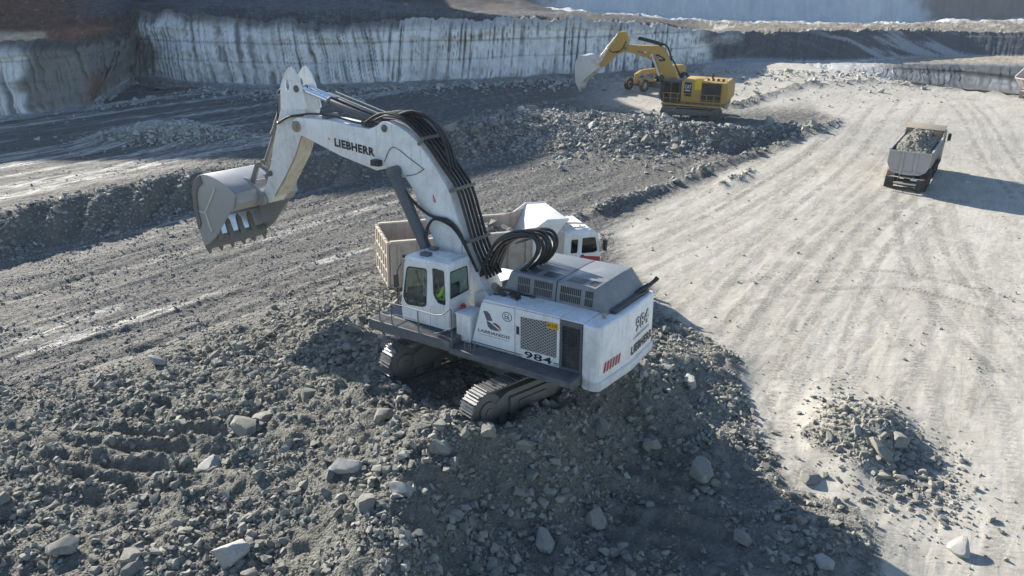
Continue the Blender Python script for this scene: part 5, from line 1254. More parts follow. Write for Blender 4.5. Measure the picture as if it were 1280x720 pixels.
# headboard, wings and canopy
b = MB(); b.prism([(2.30, zf), (2.36, zf), (2.36, 2.6), (3.20, 3.74), (3.20, 3.80), (2.28, 3.82), (2.22, 3.76), (2.30, 3.70)], -hw, hw); b.build('canopy', M['white_clean'], DB, .012)
b = MB(); b.add([(1.15, -hw + .03, zf), (1.15, hw - .03, zf), (2.26, hw - .03, 3.74), (2.26, -hw + .03, 3.74), (1.10, -hw + .03, zf), (1.10, hw - .03, zf), (2.21, hw - .03, 3.76), (2.21, -hw + .03, 3.76)], [(0, 1, 2, 3), (7, 6, 5, 4), (4, 5, 1, 0), (3, 2, 6, 7), (0, 3, 7, 4), (1, 5, 6, 2)]); b.build('headboard', M['white_clean'], DB)
for s in (-1, 1):
    ya = s * (hw + .035); wing = [(1.6, 2.1), (2.34, 2.1), (2.42, 2.75), (2.62, 3.2), (2.95, 3.55), (3.24, 3.72), (3.24, 3.84), (2.2, 3.86), (1.6, 3.45)]
    b = MB(); b.prism(wing, min(ya, ya + s * .04), max(ya, ya + s * .04)); b.build('wing', M['white_clean'], DB, .01)
b = MB(); b.cyl((2.55, 0, 1.1), (2.55, 0, 2.7), .13, n=14); b.build('hoist_cylinder', M['chassis'], T1)
b = MB(); b.box(-.6, .9, -1.2, -.75, .55, 1.0); b.build('fuel_tank', M['pale_steel'], T1, .06)

# ---- loaded grey truck on the haul road
def grey_truck(name, loc, rotz, label, tip=0.0, load=True):
    T = empty(name, loc, (0, 0, rotz)); tag(T, label, 'truck')
    chassis(T, -4.0, 4.0, (-2.95, -1.6, 1.5, 3.1), .53)
    truck_cab(T, 2.35, 4.15, 2.45, 1.0, 2.95, M['tan_body'], None)
    D = empty('dump_body', (-4.0, 0, 1.2), (0, -tip, 0)); D.parent = T
    L_ = 5.9; hw = 1.24
    # half-pipe tub: section in y-z, swept along x (coordinates relative to the rear hinge)
    sec = [(-hw, 1.52), (-hw, .62), (-hw * .86, .26), (-hw * .55, .05), (0, 0), (hw * .55, .05), (hw * .86, .26), (hw, .62), (hw, 1.52)]
    inn_ = [(p[0] * .955, p[1] + (.05 if p[1] < 1.4 else 0)) for p in sec]
    b = MB(); b.prism(sec + inn_[::-1], 0, L_, 'x'); tub = b.build('tub', M['grey_body'], D, .008)
    for s in (-1, 1):
        b = MB(); b.box(-.02, L_, s * hw - .06, s * hw + .06, 1.50, 1.60); b.build('top_rail', M['grey_body'], tub, .012)
        for k in range(7):
            xx = .25 + k * .88; b = MB(); ya = s * hw; b.box(xx - .045, xx + .045, min(ya, ya + s * .07), max(ya, ya + s * .07), .55, 1.5); b.build('rib', M['grey_body'], tub, .01)
    b = MB(); tgp = [(-hw, 1.50), (-hw, .62), (-hw * .86, .24), (-hw * .55, .02), (0, -.03), (hw * .55, .02), (hw * .86, .24), (hw, .62), (hw, 1.50)]
    b.prism(tgp, -.07, -.005, 'x'); tg_ = b.build('tailgate', M['grey_body'], D, .01)
    for yy in (-.42, .42): b = MB(); b.box(-.15, -.07, yy - .09, yy + .09, .06, 1.48); b.build('rib', M['grey_body'], tg_, .02)
    b = MB(); b.box(-.14, -.07, -hw, hw, 1.42, 1.52); b.build('top_rail', M['grey_body'], tg_, .015)
    b = MB(); b.box(-.12, -.07, -hw * .72, hw * .72, .1, .2); b.build('lower_rail', M['grey_body'], tg_, .015)
    b = MB(); b.prism([(L_ - .02, .2), (L_ + .05, .2), (L_ + .05, 1.9), (L_ + .9, 2.12), (L_ + .9, 2.2), (L_ - .1, 2.0), (L_ - .02, 1.9)], -hw, hw); b.build('cab_guard', M['tan_body'], D, .012)
    for s in (-1, 1): b = MB(); ya = s * hw; b.prism([(L_ - .5, 1.55), (L_ + .02, 1.55), (L_ + .02, 2.0)], min(ya, ya - s * .05), max(ya, ya - s * .05)); b.build('gusset', M['grey_body'], D)
    for s in (-1, 1):
        b = MB(); b.box(-4.02, -3.98, s * .95 - .26, s * .95 + .26, .22, .95); b.build('mudflap', M['tyre'], T)
        b = MB(); b.box(-4.06, -4.0, s * 1.05 - .1, s * 1.05 + .1, 1.0, 1.1); b.build('rear_lamp', M['taillight'], T, .01)
        b = MB(); n = 8; 
        for xa in (-2.95, -1.6):
            ao = [(xa + .66 * math.cos(math.pi * k / n), .53 + .64 * math.sin(math.pi * k / n)) for k in range(n + 1)]; ai = [(xa + .62 * math.cos(math.pi * k / n), .53 + .6 * math.sin(math.pi * k / n)) for k in range(n + 1)]
            b.prism(ao + ai[::-1], s * 1.0 - .25, s * 1.0 + .25)
        b.box(-2.9, -1.65, s * 1.0 - .25, s * 1.0 + .25, 1.12, 1.15)
        b.build('mudguard', M['chassis'], T)
    b = MB(); b.box(-4.05, -3.95, -1.1, 1.1, .95, 1.0); b.box(-4.0, -3.92, -.9, .9, .52, .62); b.build('rear_bumper', M['pale_steel'], T, .01)
    b = MB(); b.box(-4.066, -4.056, -.68, -.3, .84, .95); b.build('number_plate', M['lamp'], T)
    return T
T2 = grey_truck('tipper_truck', (28.1, 51.4, float(zg(28.1, 51.4))), math.radians(56), 'dusty grey tipper truck loaded with rubble driving away on the haul road')
T3 = grey_truck('tipper_truck', (55.9, 77.8, float(zg(55.9, 77.8))), math.radians(14), 'pale tipper truck with raised body at the right edge of the far road', math.radians(42), False)
def rubble_heap_mesh(nm, lx, ly, h, seed, par_loc, rotz, base_z, label, mats='rock'):
    n, m_ = 60, 36; U, V_ = np.meshgrid(np.linspace(-1, 1, n), np.linspace(-1, 1, m_)); u = U.ravel(); v = V_.ravel()
    zz = h * np.clip(1 - np.abs(u) ** 2.2, 0, 1) ** .8 * np.clip(1 - np.abs(v) ** 2.0, 0, 1) ** .8 * (1 + .5 * fbm(u * 3 + seed, v * 3, 4, seed)) + .10 * np.abs(fbm(u * 9, v * 6, 3, seed + 1)) - .05
    pts = np.stack([u * lx, v * ly, zz], 1); i2 = np.arange(n * m_).reshape(m_, n)
    q = np.stack([i2[:-1, :-1], i2[:-1, 1:], i2[1:, 1:], i2[1:, :-1]], -1).reshape(-1, 4)
    me = big_mesh(nm, pts, q); vcol(me, 'mask', np.tile([.12, 0, 1], (len(pts), 1)))
    o = link(nm, me, M['ground']); o.location = (*par_loc, base_z); o.rotation_euler = (0, 0, rotz)
    tag(o, label, 'rubble load', kind='stuff')
    return o, pts
c_, s_ = math.cos(math.radians(56)), math.sin(math.radians(56))
LOAD2 = rubble_heap_mesh('rubble_load', 2.8, 1.16, .95, 5, (28.1 + c_ * -1.1, 51.4 + s_ * -1.1), math.radians(56), T2.location.z + 2.55, 'heap of grey rubble filling the grey truck body')
c_, s_ = math.cos(math.radians(20)), math.sin(math.radians(20))
LOAD1 = rubble_heap_mesh('rubble_load', 2.3, 1.18, .9, 8, (-1.15 + c_ * -.7, 31.25 + s_ * -.7), math.radians(20), T1.location.z + 2.5, 'rubble lying in the pinkish dump body of the white truck')

# ================================================================== the yellow excavator on the upper bench
CATP = (16.47, 70.24)
CZ = 1.0
CA = empty('excavator', (*CATP, CZ), (0, 0, math.radians(155)))
CA.scale = (1.106,) * 3
tag(CA, 'yellow tracked excavator with pale bucket working on the heap further back', 'excavator')
undercarriage(CA, math.radians(12), Vector((-.1, 0, 0)), 1.95, .46, 3.2, .55, 42, M['steel'], M['shoe'], False)
Y_ = M['yellow']
b = MB(); b.box(-3.0, 1.2, -1.5, 1.5, 1.05, 1.3); b.build('main_frame', M['steel'], CA, .02)
b = MB(); b.box(-1.0, .52, -1.6, 1.62, 1.3, 2.95); b.build('engine_house', Y_, CA, .04)
b = MB(); b.box(-2.75, -1.0, -1.6, 1.6, 1.3, 2.94); ho = b.build('engine_hood', Y_, CA, .05)
b = MB(); b.plate([(-1.12, 1.42), (-2.66, 1.42), (-2.66, 2.86), (-1.12, 2.86)], [[(-1.2, 1.5), (-2.58, 1.5), (-2.58, 2.78), (-1.2, 2.78)]], lambda u, v, d: (u, 1.6 + d, v), .05); b.build('radiator_frame', M['black'], ho)
b = MB(); b.box(-2.58, -1.2, 1.6, 1.62, 1.5, 2.78); b.build('radiator_screen', M['black'], ho)
b = MB(); b.prism([(-2.75, 1.28), (-3.06, 1.35), (-3.22, 1.6), (-3.2, 2.6), (-3.0, 2.95), (-2.75, 2.95)], -1.6, 1.6); b.build('counterweight', Y_, CA, .06)
b = MB(); b.box(-1.1, -.55, .9, 1.66, 2.3, 3.1); b.build('air_box', M['yellow_light'], CA, .05)
for xx in (-1.4, -1.8, -2.2, -2.6): b = MB(); b.cyl((xx, .6, 2.94), (xx, .6, 3.12), .1, n=12); b.build('deck_fitting', M['black'], CA)
b = MB(); b.cyl((-1.5, -.6, 2.9), (-1.5, -.6, 3.4), .09, n=12); b.build('exhaust_pipe', M['black'], CA)
b = MB(); b.box(-.32, .28, 1.62, 1.63, 1.75, 2.85); lp_ = b.build('logo_panel', M['ink'], CA)
lettering('CAT', M['lamp'], lp_, (.24, 1.632, 2.36), (-1, 0, 0), (0, 0, 1), .52, .30, .03)
b = MB(); b.box(-.22, .2, 1.631, 1.634, 2.16, 2.26); b.build('model_strip', M['pale_steel'], lp_)
# walkway and rail
b = MB(); b.box(-2.9, 2.0, 1.6, 2.05, 1.06, 1.16); b.build('walkway', Y_, CA, .01)
for k in range(9): xx = -2.8 + k * .58; b = MB(); b.tube([(xx, 2.0, 1.16), (xx, 2.0, 2.0)], .022, 5); b.build('rail_post', Y_, CA)
b = MB(); b.tube([(-2.8, 2.0, 2.0), (1.84, 2.0, 2.0)], .022, 5); b.build('handrail', Y_, CA); b = MB(); b.tube([(-2.8, 2.0, 1.6), (1.84, 2.0, 1.6)], .018, 5); b.build('handrail', Y_, CA)
# cab with guard
cc = empty('cab'); cc.parent = CA
sd = rpoly([(2.1, 1.2), (2.25, 1.9), (2.0, 2.85), (.62, 2.9), (.58, 1.2)], .08); wn1 = rpoly([(2.02, 1.75), (1.86, 2.7), (1.4, 2.72), (1.4, 1.5), (1.9, 1.5)], .06); wn2 = rpoly([(1.3, 1.9), (1.3, 2.72), (.74, 2.74), (.74, 1.9)], .06)
for s0 in (1.62, .55):
    b = MB(); b.plate(sd, [wn1, wn2], lambda u, v, d: (u, s0 - d, v), .06); b.build('side_wall', M['black'], cc)
    for wq in (wn1, wn2): b = MB(); b.plate(wq, [], lambda u, v, d: (u, s0 - .03 - d, v), .006); b.build('side_window', M['glass_dark'], cc)
b = MB(); b.box(.6, 2.05, .5, 1.66, 2.86, 2.98); b.build('roof', M['grey'], cc, .04)
b = MB(); b.box(.58, .64, .5, 1.6, 1.2, 2.86); b.build('rear_wall', M['grey'], cc)
b = MB(); b.plate([(1.56, 1.3), (.56, 1.3), (.56, 2.84), (1.56, 2.84)], [], lambda u, v, d: (2.12 - .1 * (v - 1.3) + d, u, v), .006); b.build('windscreen', M['glass_dark'], cc)
b = MB(); b.box(.7, 2.0, .6, 1.55, 1.16, 1.24); b.box(.9, 1.3, .9, 1.3, 1.24, 1.7); b.box(.85, 1.0, .9, 1.3, 1.6, 2.4); b.build('seat', M['seat'], cc, .03)
b = MB()
for k in range(6): b.tube([(2.28, .6 + k * .2, 1.3), (2.2, .6 + k * .2, 2.9)], .018, 5)
for zz in (1.35, 1.85, 2.35, 2.85): b.tube([(2.29 - .05 * (zz - 1.3), .55, zz), (2.29 - .05 * (zz - 1.3), 1.65, zz)], .02, 5)
b.build('front_guard', M['black'], cc)
boomc = arm('boom', [(1.98, 2.5), (1.5, 2.0), (1.0, 1.95), (.95, 2.4), (1.05, 2.66), (1.54, 3.51), (1.98, 4.12), (2.42, 4.98), (2.62, 5.22), (2.90, 5.40), (4.58, 5.38), (5.51, 5.36), (5.86, 5.28), (5.98, 5.08), (5.88, 4.90), (3.98, 4.46), (3.44, 4.24), (2.71, 3.44)], -.36, .36, Y_, CA)
lettering('CAT', M['lamp'], boomc, (2.98, .366, 4.45), (-1, 0, -.35), (.3, 0, 1), .5, .22, .03)
b = MB(); b.plate([(3.20, 4.72), (2.95, 4.78), (2.30, 4.42), (2.34, 4.26), (2.75, 4.20)], [], lambda u, v, d: (u, .361 + d, v), .003); b.build('logo_patch', M['ink'], boomc)
b = MB(); b.plate([(4.75, 4.86), (3.95, 4.72), (3.95, 4.86), (4.75, 4.98)], [], lambda u, v, d: (u, .361 + d, v), .004); b.build('warning_label', M['red'], boomc)
b = MB(); b.plate([(4.2, 4.82), (3.95, 4.78), (3.95, 4.92), (4.2, 4.94)], [], lambda u, v, d: (u, .364 + d, v), .004); b.build('warning_label', M['lamp'], boomc)
pin(5.8, 5.12, .13, -.42, .42, boomc); pin(3.47, 4.72, .12, -.6, .6, boomc)
b = MB(); b.tube([(2.95, .0, 5.45), (2.5, .05, 5.5), (2.15, .05, 5.1), (1.9, .05, 4.5), (1.55, .05, 4.0), (1.1, .05, 3.2)], .07, 8, 5); b.build('hose', M['rubber'], boomc)
b = MB(); b.tube([(2.95, .2, 5.42), (2.6, .2, 5.6), (2.2, .2, 5.3), (1.95, .2, 4.7)], .045, 6, 5); b.build('hose', M['rubber'], boomc)
for s in (.52, -.52): cylinder(CA, 'boom_cylinder', (3.0, s, 3.2) if False else (1.85, s, 1.35), (3.45, s, 4.70), .52, .13, .09, M['black'], M['pale_steel'])
cylinder(CA, 'stick_cylinder', (2.80, 0, 5.52), (5.68, 0, 6.10), .70, .13, .07, M['black'], M['chrome'])
stc = arm('stick', [(5.87, 6.45), (6.50, 6.36), (6.90, 5.6), (7.45, 4.75), (8.05, 3.72), (8.02, 3.52), (7.80, 3.48), (7.42, 3.66), (6.75, 4.42), (5.92, 4.86), (5.68, 5.23), (5.66, 5.92)], -.26, .26, Y_, CA)
cylinder(CA, 'bucket_cylinder', (6.55, 0, 6.2), (8.05, 0, 4.35), .6, .11, .07, M['pale_steel'], M['chrome'])
b = MB(); b.prism(rpoly([(7.95, 4.45), (8.15, 4.45), (8.62, 4.02), (8.45, 3.9)], .06), -.32, -.25); b.prism(rpoly([(7.95, 4.45), (8.15, 4.45), (8.62, 4.02), (8.45, 3.9)], .06), .25, .32); b.tube([(7.6, 0, 4.2), (8.05, 0, 4.42)], .08, 8); b.build('link', M['pale_steel'], CA)
b = MB(); b.tube([(6.3, .3, 4.9), (6.9, .34, 4.75), (7.3, .3, 5.0)], .03, 6, 4); b.tube([(5.75, .3, 5.7), (6.1, .3, 5.0), (6.6, .3, 4.7)], .035, 6, 4); b.build('hose', M['rubber'], stc)
cb = empty('bucket'); cb.parent = CA
ob = [(8.05, 3.75), (8.42, 3.92), (8.84, 4.32), (9.2, 4.44), (9.55, 4.36), (9.9, 4.0), (10.0, 3.5), (9.95, 2.7), (9.88, 2.1), (9.62, 1.75)]
obs = spline([Vector((p[0], p[1], 0)) for p in ob], 3); obs = [(p.x, p.y) for p in obs]; ib = [tuple(Vector(p) + (Vector((9.0, 3.3)) - Vector(p)).normalized() * .07) for p in obs]
b = MB(); b.prism(obs + ib[::-1], -.95, .95); b.build('shell', M['pale_steel'], cb, .01)
for y0 in (.95, -1.0): b = MB(); b.prism(obs + [(9.3, 2.28), (8.36, 3.08), (7.95, 3.46)], y0, y0 + .05); b.build('side_plate', M['pale_steel'], cb, .01)
b = MB(); b.prism([(8.05, 3.75), (8.3, 3.88), (8.36, 3.1), (7.95, 3.44)], -.94, .94); b.build('top_plate', M['pale_steel'], cb)
for k in range(5): yy = -.85 + .425 * k; b = MB(); b.loft([[(9.84, yy - .07, 2.05), (9.84, yy + .07, 2.05), (9.62, yy + .07, 2.1), (9.62, yy - .07, 2.1)], [(9.6, yy - .02, 1.55), (9.6, yy + .02, 1.55), (9.56, yy + .02, 1.56), (9.56, yy - .02, 1.56)]]); b.build('tooth', M['pale_steel'], cb)

# ================================================================== grader parked behind it
GR = empty('motor_grader', (16.2, 84.3, float(zg(16.2, 84.3))), (0, 0, math.radians(224)))
tag(GR, 'yellow motor grader half hidden behind the yellow excavator', 'grader')
b = MB(); b.prism([(4.2, .75), (4.5, .75), (4.5, 1.75), (3.6, 2.05), (.6, 2.05), (-.2, 1.4), (-.2, 1.1), (.8, 1.55), (3.5, 1.62), (4.2, 1.35)], -.17, .17); b.build('front_frame', Y_, GR, .03)
for s in (-1, 1):
    add_wheel(GR, 4.2, s * 1.0, .62, .36); add_wheel(GR, -1.4, s * 1.05, .66, .4); add_wheel(GR, -3.0, s * 1.05, .66, .4)
    b = MB(); b.box(-3.2, -1.2, s * .75 - .12, s * .75 + .12, .5, .85); b.build('tandem_case', Y_, GR, .03)
b = MB(); b.cyl((4.2, -1.0, .62), (4.2, 1.0, .62), .12, n=12); b.build('front_axle', M['chassis'], GR)
b = MB(); b.prism([(2.0, .18), (2.12, .15), (2.2, .45), (2.1, .8), (2.02, .8), (2.1, .45)], -1.8, 1.8); b.build('blade', M['steel'], GR, .01)
b = MB(); b.cyl((2.0, 0, .8), (2.0, 0, .95), .75, n=24); b.tube([(2.0, .5, .95), (4.1, 0, 1.0)], .1, 8); b.tube([(2.0, -.5, .95), (4.1, 0, 1.0)], .1, 8); b.tube([(2.0, .6, .95), (2.0, .6, 2.2)], .06, 8); b.tube([(2.0, -.6, .95), (2.0, -.6, 2.2)], .06, 8); b.build('blade_circle', Y_, GR)
b = MB(); b.prism([(-3.9, .9), (-.8, .9), (-.8, 2.15), (-3.6, 2.05), (-3.9, 1.8)], -.6, .6); b.build('engine_hood', Y_, GR, .06)
b = MB(); b.box(-.75, .7, -.8, .8, 1.2, 1.7); b.build('cab_base', Y_, GR, .03)
b = MB()
for xx in (-.7, .6):
    for yy in (-.75, .75): b.box(xx - .04, xx + .04, yy - .04, yy + .04, 1.7, 3.05)
b.box(-.8, .75, -.85, .85, 3.05, 3.2); gc = b.build('cab_frame', M['black'], GR)
b = MB(); b.box(-.68, .58, -.72, -.71, 1.72, 3.04); b.build('side_window', M['glass_dark'], gc); b = MB(); b.box(-.68, .58, .71, .72, 1.72, 3.04); b.build('side_window', M['glass_dark'], gc)

# ================================================================== rocks
def rock_material(name, c1, c2, dark):
    m, nt, b = new_mat(name); L = nt.links; co = coords(nt, 'Object')
    info = nt.nodes.new('ShaderNodeObjectInfo')
    geo = nt.nodes.new('ShaderNodeNewGeometry')
    n1 = noise(nt, co, 3.0, 7, .7); n2 = noise(nt, co, 18, 5, .7)
    c = mixc(nt, ramp(nt, geo.outputs['Random Per Island'], [(0, 0.0), (1, 1.0)]), c1, c2)
    c = mixc(nt, ramp(nt, info.outputs['Random'], [(0, 0.0), (1, .35)]), c, c2)
    c = mixc(nt, ramp(nt, n1, [(.5, 0.0), (.72, .75)]), c, dark)
    c = mixc(nt, ramp(nt, n2, [(.5, 0.0), (.75, .3)]), c, (.45, .44, .41))
    L.new(c, b.inputs['Base Color']); b.inputs['Roughness'].default_value = .88; b.inputs['Specular IOR Level'].default_value = .25
    L.new(bump(nt, mixc(nt, .5, n1, n2), .85, .06), b.inputs['Normal'])
    return m
M['rock'] = rock_material('limestone_rock', (.20, .20, .177), (.36, .35, .305), (.165, .158, .136))
M['rock_pale'] = rock_material('pale_limestone_rock', (.36, .36, .34), (.52, .51, .475), (.27, .262, .24))
M['rock_mid'] = rock_material('broken_limestone_rock', (.23, .235, .225), (.42, .41, .38), (.18, .176, .16))
def hull_rock(seed, n, flat_=.7):
    r = np.random.default_rng(seed); pts = r.normal(size=(n, 3)); pts /= np.linalg.norm(pts, axis=1)[:, None]
    pts *= (r.random((n, 1)) * .3 + .7) * np.array([1, .6 + .35 * r.random(), flat_ * (.7 + .5 * r.random())])
    bm = bmesh.new()
    for p in pts: bm.verts.new(p)
    h = bmesh.ops.convex_hull(bm, input=bm.verts); bmesh.ops.delete(bm, geom=[v for v in bm.verts if not v.link_faces], context='VERTS')
    bmesh.ops.triangulate(bm, faces=bm.faces); bmesh.ops.recalc_face_normals(bm, faces=bm.faces)
    bm.verts.index_update(); v = np.array([q.co[:] for q in bm.verts]); f = np.array([[q.index for q in t.verts] for t in bm.faces]); bm.free()
    return v / np.abs(v).max(), f
TEMPL = [hull_rock(100 + k, 11 + k % 5) for k in range(14)]
TEMPL_S = [hull_rock(200 + k, 7 + k % 2) for k in range(12)]
def rand_rot(n, r):
    q = r.normal(size=(n, 4)); q /= np.linalg.norm(q, axis=1)[:, None]; w, x_, y_, z_ = q.T
    return np.stack([1 - 2 * (y_ * y_ + z_ * z_), 2 * (x_ * y_ - z_ * w), 2 * (x_ * z_ + y_ * w), 2 * (x_ * y_ + z_ * w), 1 - 2 * (x_ * x_ + z_ * z_), 2 * (y_ * z_ - x_ * w), 2 * (x_ * z_ - y_ * w), 2 * (y_ * z_ + x_ * w), 1 - 2 * (x_ * x_ + y_ * y_)], 1).reshape(-1, 3, 3)
def scatter(name, pts, size, mat, label, seed, sink=.25, T=None):
    TE = T or TEMPL
    r = np.random.default_rng(seed); n = len(pts); R_ = rand_rot(n, r); tid = r.integers(0, len(TE), n); VV = []; FF = []; base = 0
    for t, (v, f) in enumerate(TE):
        sel = np.where(tid == t)[0]
        if not len(sel): continue
        A = np.einsum('nij,vj->nvi', R_[sel], v) * size[sel][:, None, None]
        A[..., 2] *= .8
        A += (pts[sel] + np.array([0, 0, 1]) * (size[sel] * (.5 - sink))[:, None])[:, None, :]
        k = len(v); VV.append(A.reshape(-1, 3)); FF.append((f[None] + (np.arange(len(sel)) * k)[:, None, None] + base).reshape(-1, 3)); base += len(sel) * k
    me = big_mesh(name, np.concatenate(VV), np.concatenate(FF), False)
    o = link(name, me, mat); tag(o, label, 'rubble', kind='stuff'); return o
def clear_of_machines(p):
    lx = mi[0, 0] * p[:, 0] + mi[0, 1] * p[:, 1] + mi[0, 2] * EX_T[2] + mi[0, 3]; ly = mi[1, 0] * p[:, 0] + mi[1, 1] * p[:, 1] + mi[1, 2] * EX_T[2] + mi[1, 3]
    uu = (lx - UC_C.x) * cu + ly * su; vv = -(lx - UC_C.x) * su + ly * cu
    return ~((np.abs(uu) < 3.0) & (np.abs(np.abs(vv) - 2.05) < .42))
r = np.random.default_rng(11)
def sample(n, x0, x1, y0, y1, dens):
    p = np.stack([r.uniform(x0, x1, n), r.uniform(y0, y1, n)], 1); d = dens(p[:, 0], p[:, 1]); p = p[r.random(n) < d]
    return np.column_stack([p, zg(p[:, 0], p[:, 1])])
def pareto(n, lo, hi, a): 
    u = r.random(n); return (lo ** -a + u * (hi ** -a - lo ** -a)) ** (-1 / a)
# foreground heap: small stuff everywhere, thinning at the rim
def in_view(px, py, m=1.5): return np.abs(px) < .70 * (py * .92 + 4.5) + m + 5
def heap_d(px, py):
    cl = .52 + 1.8 * fbm(px * .7, py * .7, 4, 201, .6); gm = np.exp(-(((px + 10.5) / 3.6) ** 2 + ((py - 18.6) / 2.6) ** 2)) + np.exp(-(((px - 3.8) / 2.4) ** 2 + ((py - 16.3) / 2.2) ** 2)); return np.clip(rubg(px, py), 0, 1) * np.clip(cl, .06, 1) * in_view(px, py) * np.clip(1 - .72 * gm, .2, 1)
pt = sample(225000, -24, 14, 10.5, 34, heap_d); pt = pt[clear_of_machines(pt)]
sz = pareto(len(pt), .024, .15, 1.6) * np.clip(1.0 + 1.1 * fbm(pt[:, 0] * .33, pt[:, 1] * .33, 3, 207), .55, 1.7)
scatter('rubble', pt, sz, M['rock'], 'crushed grey rubble covering the spoil heap under the white excavator', 21, T=TEMPL_S)
pt = sample(11000, -21, 14, 11.5, 34, heap_d); pt = pt[clear_of_machines(pt)]
scatter('coarse_rubble', pt, pareto(len(pt), .10, .21, 2.2), M['rock'], 'coarser grey stones strewn over the spoil heap', 22)
# bench face, crest pile and windrows
def bench_d(px, py): return (np.hypot(px + 1, py - 31) > 7.5) *  np.clip(rubg(px, py), 0, 1) * np.clip(.75 + .9 * fbm(px * .35, py * .35, 3, 203), .05, 1) * (py > 31) * in_view(px, py, 3)
pt = sample(380000, -55, 45, 31, 78, bench_d)
scatter('bench_rubble', pt, pareto(len(pt), .05, .30, 1.7) * np.where(pt[:, 0] < -4, .8, 1.1), M['rock_mid'], 'grey rubble along the bench face and the heap below the yellow excavator', 23, T=TEMPL_S)
# loose stones on the worked floor and thinly on the road
def floor_d(px, py): return (1 - np.clip(rubg(px, py), 0, 1)) * in_view(px, py, 3) * np.clip(.15 + .8 * fbm(px * .3, py * .3, 3, 205), .02, 1) * np.where(px > 5, .3, 1) * np.clip(28 / py, 0, 1)
pt = sample(110000, -40, 30, 13, 60, floor_d)
scatter('loose_stones', pt, pareto(len(pt), .022, .13, 2.1), M['rock'], 'small loose stones scattered over the pit floor', 24, T=TEMPL_S)
def worked_d(px, py): return (1 - np.clip(rubg(px, py), 0, 1)) * in_view(px, py, 2) * (px < 4.5 + .12 * (py - 30)) * np.clip(.5 + 1.3 * fbm(px * .25, py * .8, 3, 209), .04, 1) * (zg(px, py) < 1.2)
pt = sample(130000, -40, 14, 22, 56, worked_d)[:46000]
scatter('gravel', pt, pareto(len(pt), .02, .11, 1.9), M['rock_mid'], 'gravel churned up by tracks over the grey worked floor', 30, T=TEMPL_S)
# white heap in the wall shadow and blocks along the foot of the wall
ph = np.column_stack([white_heap[0] + r.normal(0, 2.6, 4200), white_heap[1] + r.normal(0, 1.3, 4200)]); ph = np.column_stack([ph, zg(ph[:, 0], ph[:, 1])])
scatter('white_rubble', ph, pareto(len(ph), .05, .32, 1.8), M['rock_pale'], 'low heap of pale broken rock in front of the striped wall', 25, T=TEMPL_S)
fx = r.uniform(-75, 48, 3400); fyy = np.interp(fx, FOOT[_o, 0], FOOT[_o, 1]) - r.exponential(2.2, 3400) * np.where(fx > 20, 2.2, 1) + 1.0; pf_ = np.column_stack([fx, fyy, zg(fx, fyy)])
scatter('wall_foot_rubble', pf_, pareto(len(pf_), .09, .5, 1.9), M['rock_pale'], 'pale fallen blocks along the foot of the striped wall', 26, T=TEMPL_S)
# small heap by the road
ps = np.column_stack([small_heap[0] + .35 + r.normal(0, .85, 2600), small_heap[1] - .5 + r.normal(0, 1.5, 2600)]); ps = np.column_stack([ps, zg(ps[:, 0], ps[:, 1])])
scatter('heap_stones', ps, pareto(len(ps), .03, .2, 1.7), M['rock'], 'stones piled on the small heap beside the haul road', 27)
# rubble carried by the trucks
for (o_, pts_), nm, lab, sd, hi in ((LOAD2, 'loaded_stones', 'stones on the load of the grey truck', 28, .22), (LOAD1, 'loaded_stones', 'broken rock lying in the body of the white truck', 29, .42)):
    k = r.integers(0, len(pts_), 700); P_ = pts_[k] * np.array([.93, .9, 1]) + r.normal(0, .03, (700, 3))
    sc_ = scatter(nm, P_, pareto(700, .06, hi, 1.5), M['rock'], lab, sd); sc_.location = o_.location; sc_.rotation_euler = o_.rotation_euler

# boulders one can pick out: each its own object
def boulder_mesh(seed):
    rr = np.random.default_rng(seed); bm = bmesh.new(); bmesh.ops.create_icosphere(bm, subdivisions=3, radius=1)
    planes = []
    for k in range(13):
        d = rr.normal(size=3); d /= np.linalg.norm(d); planes.append((Vector(d), rr.uniform(.42, .72)))
    for v in bm.verts:
        for _ in range(2):
            for d, h in planes:
                e = v.co.dot(d) - h
                if e > 0: v.co -= d * e * .99
        nz = fbm(np.array([v.co.x * 2.2 + seed]), np.array([v.co.y * 2.2 + v.co.z * 1.7]), 3, seed)[0]; v.co *= 1.25 * (1 + .07 * nz)
        v.co.y *= .8; v.co.z *= .66
    me = bpy.data.meshes.new('boulder'); bm.to_mesh(me); bm.free()
    me.polygons.foreach_set('use_smooth', np.ones(len(me.polygons), dtype=bool)); me.set_sharp_from_angle(angle=math.radians(24)); me.materials.append(M['rock']); return me
BM = [boulder_mesh(300 + k) for k in range(12)]
BMP = []
for m_ in BM: c = m_.copy(); c.materials.clear(); c.materials.append(M['rock_pale']); BMP.append(c)
def boulder(px, py, s, label, group=None, mesh=None, pale=False, rz=None, flatz=1.0, sink=.2):
    o = bpy.data.objects.new('boulder', (BMP if pale else BM)[r.integers(0, 12) if mesh is None else mesh]); COL.objects.link(o)
    o.location = (px, py, float(zg(px, py)) + s * .66 * flatz * (.75 - sink * 1.6)); o.scale = (s, s * r.uniform(.85, 1.1), s * flatz)
    o.rotation_euler = (r.uniform(-.35, .35), r.uniform(-.35, .35), r.uniform(0, 6.28) if rz is None else rz)
    tag(o, label, 'boulder', group); return o
def at_heap(px, py):
    """where the bearing meets the ground"""
    d = ray(px, py); lo, hi = 8.0, 160.0
    for t in np.linspace(8, 120, 2400):
        p = d * t; 
        if H + p[2] < float(zg(p[0], p[1])): return p[0], p[1]
    return p[0], p[1]
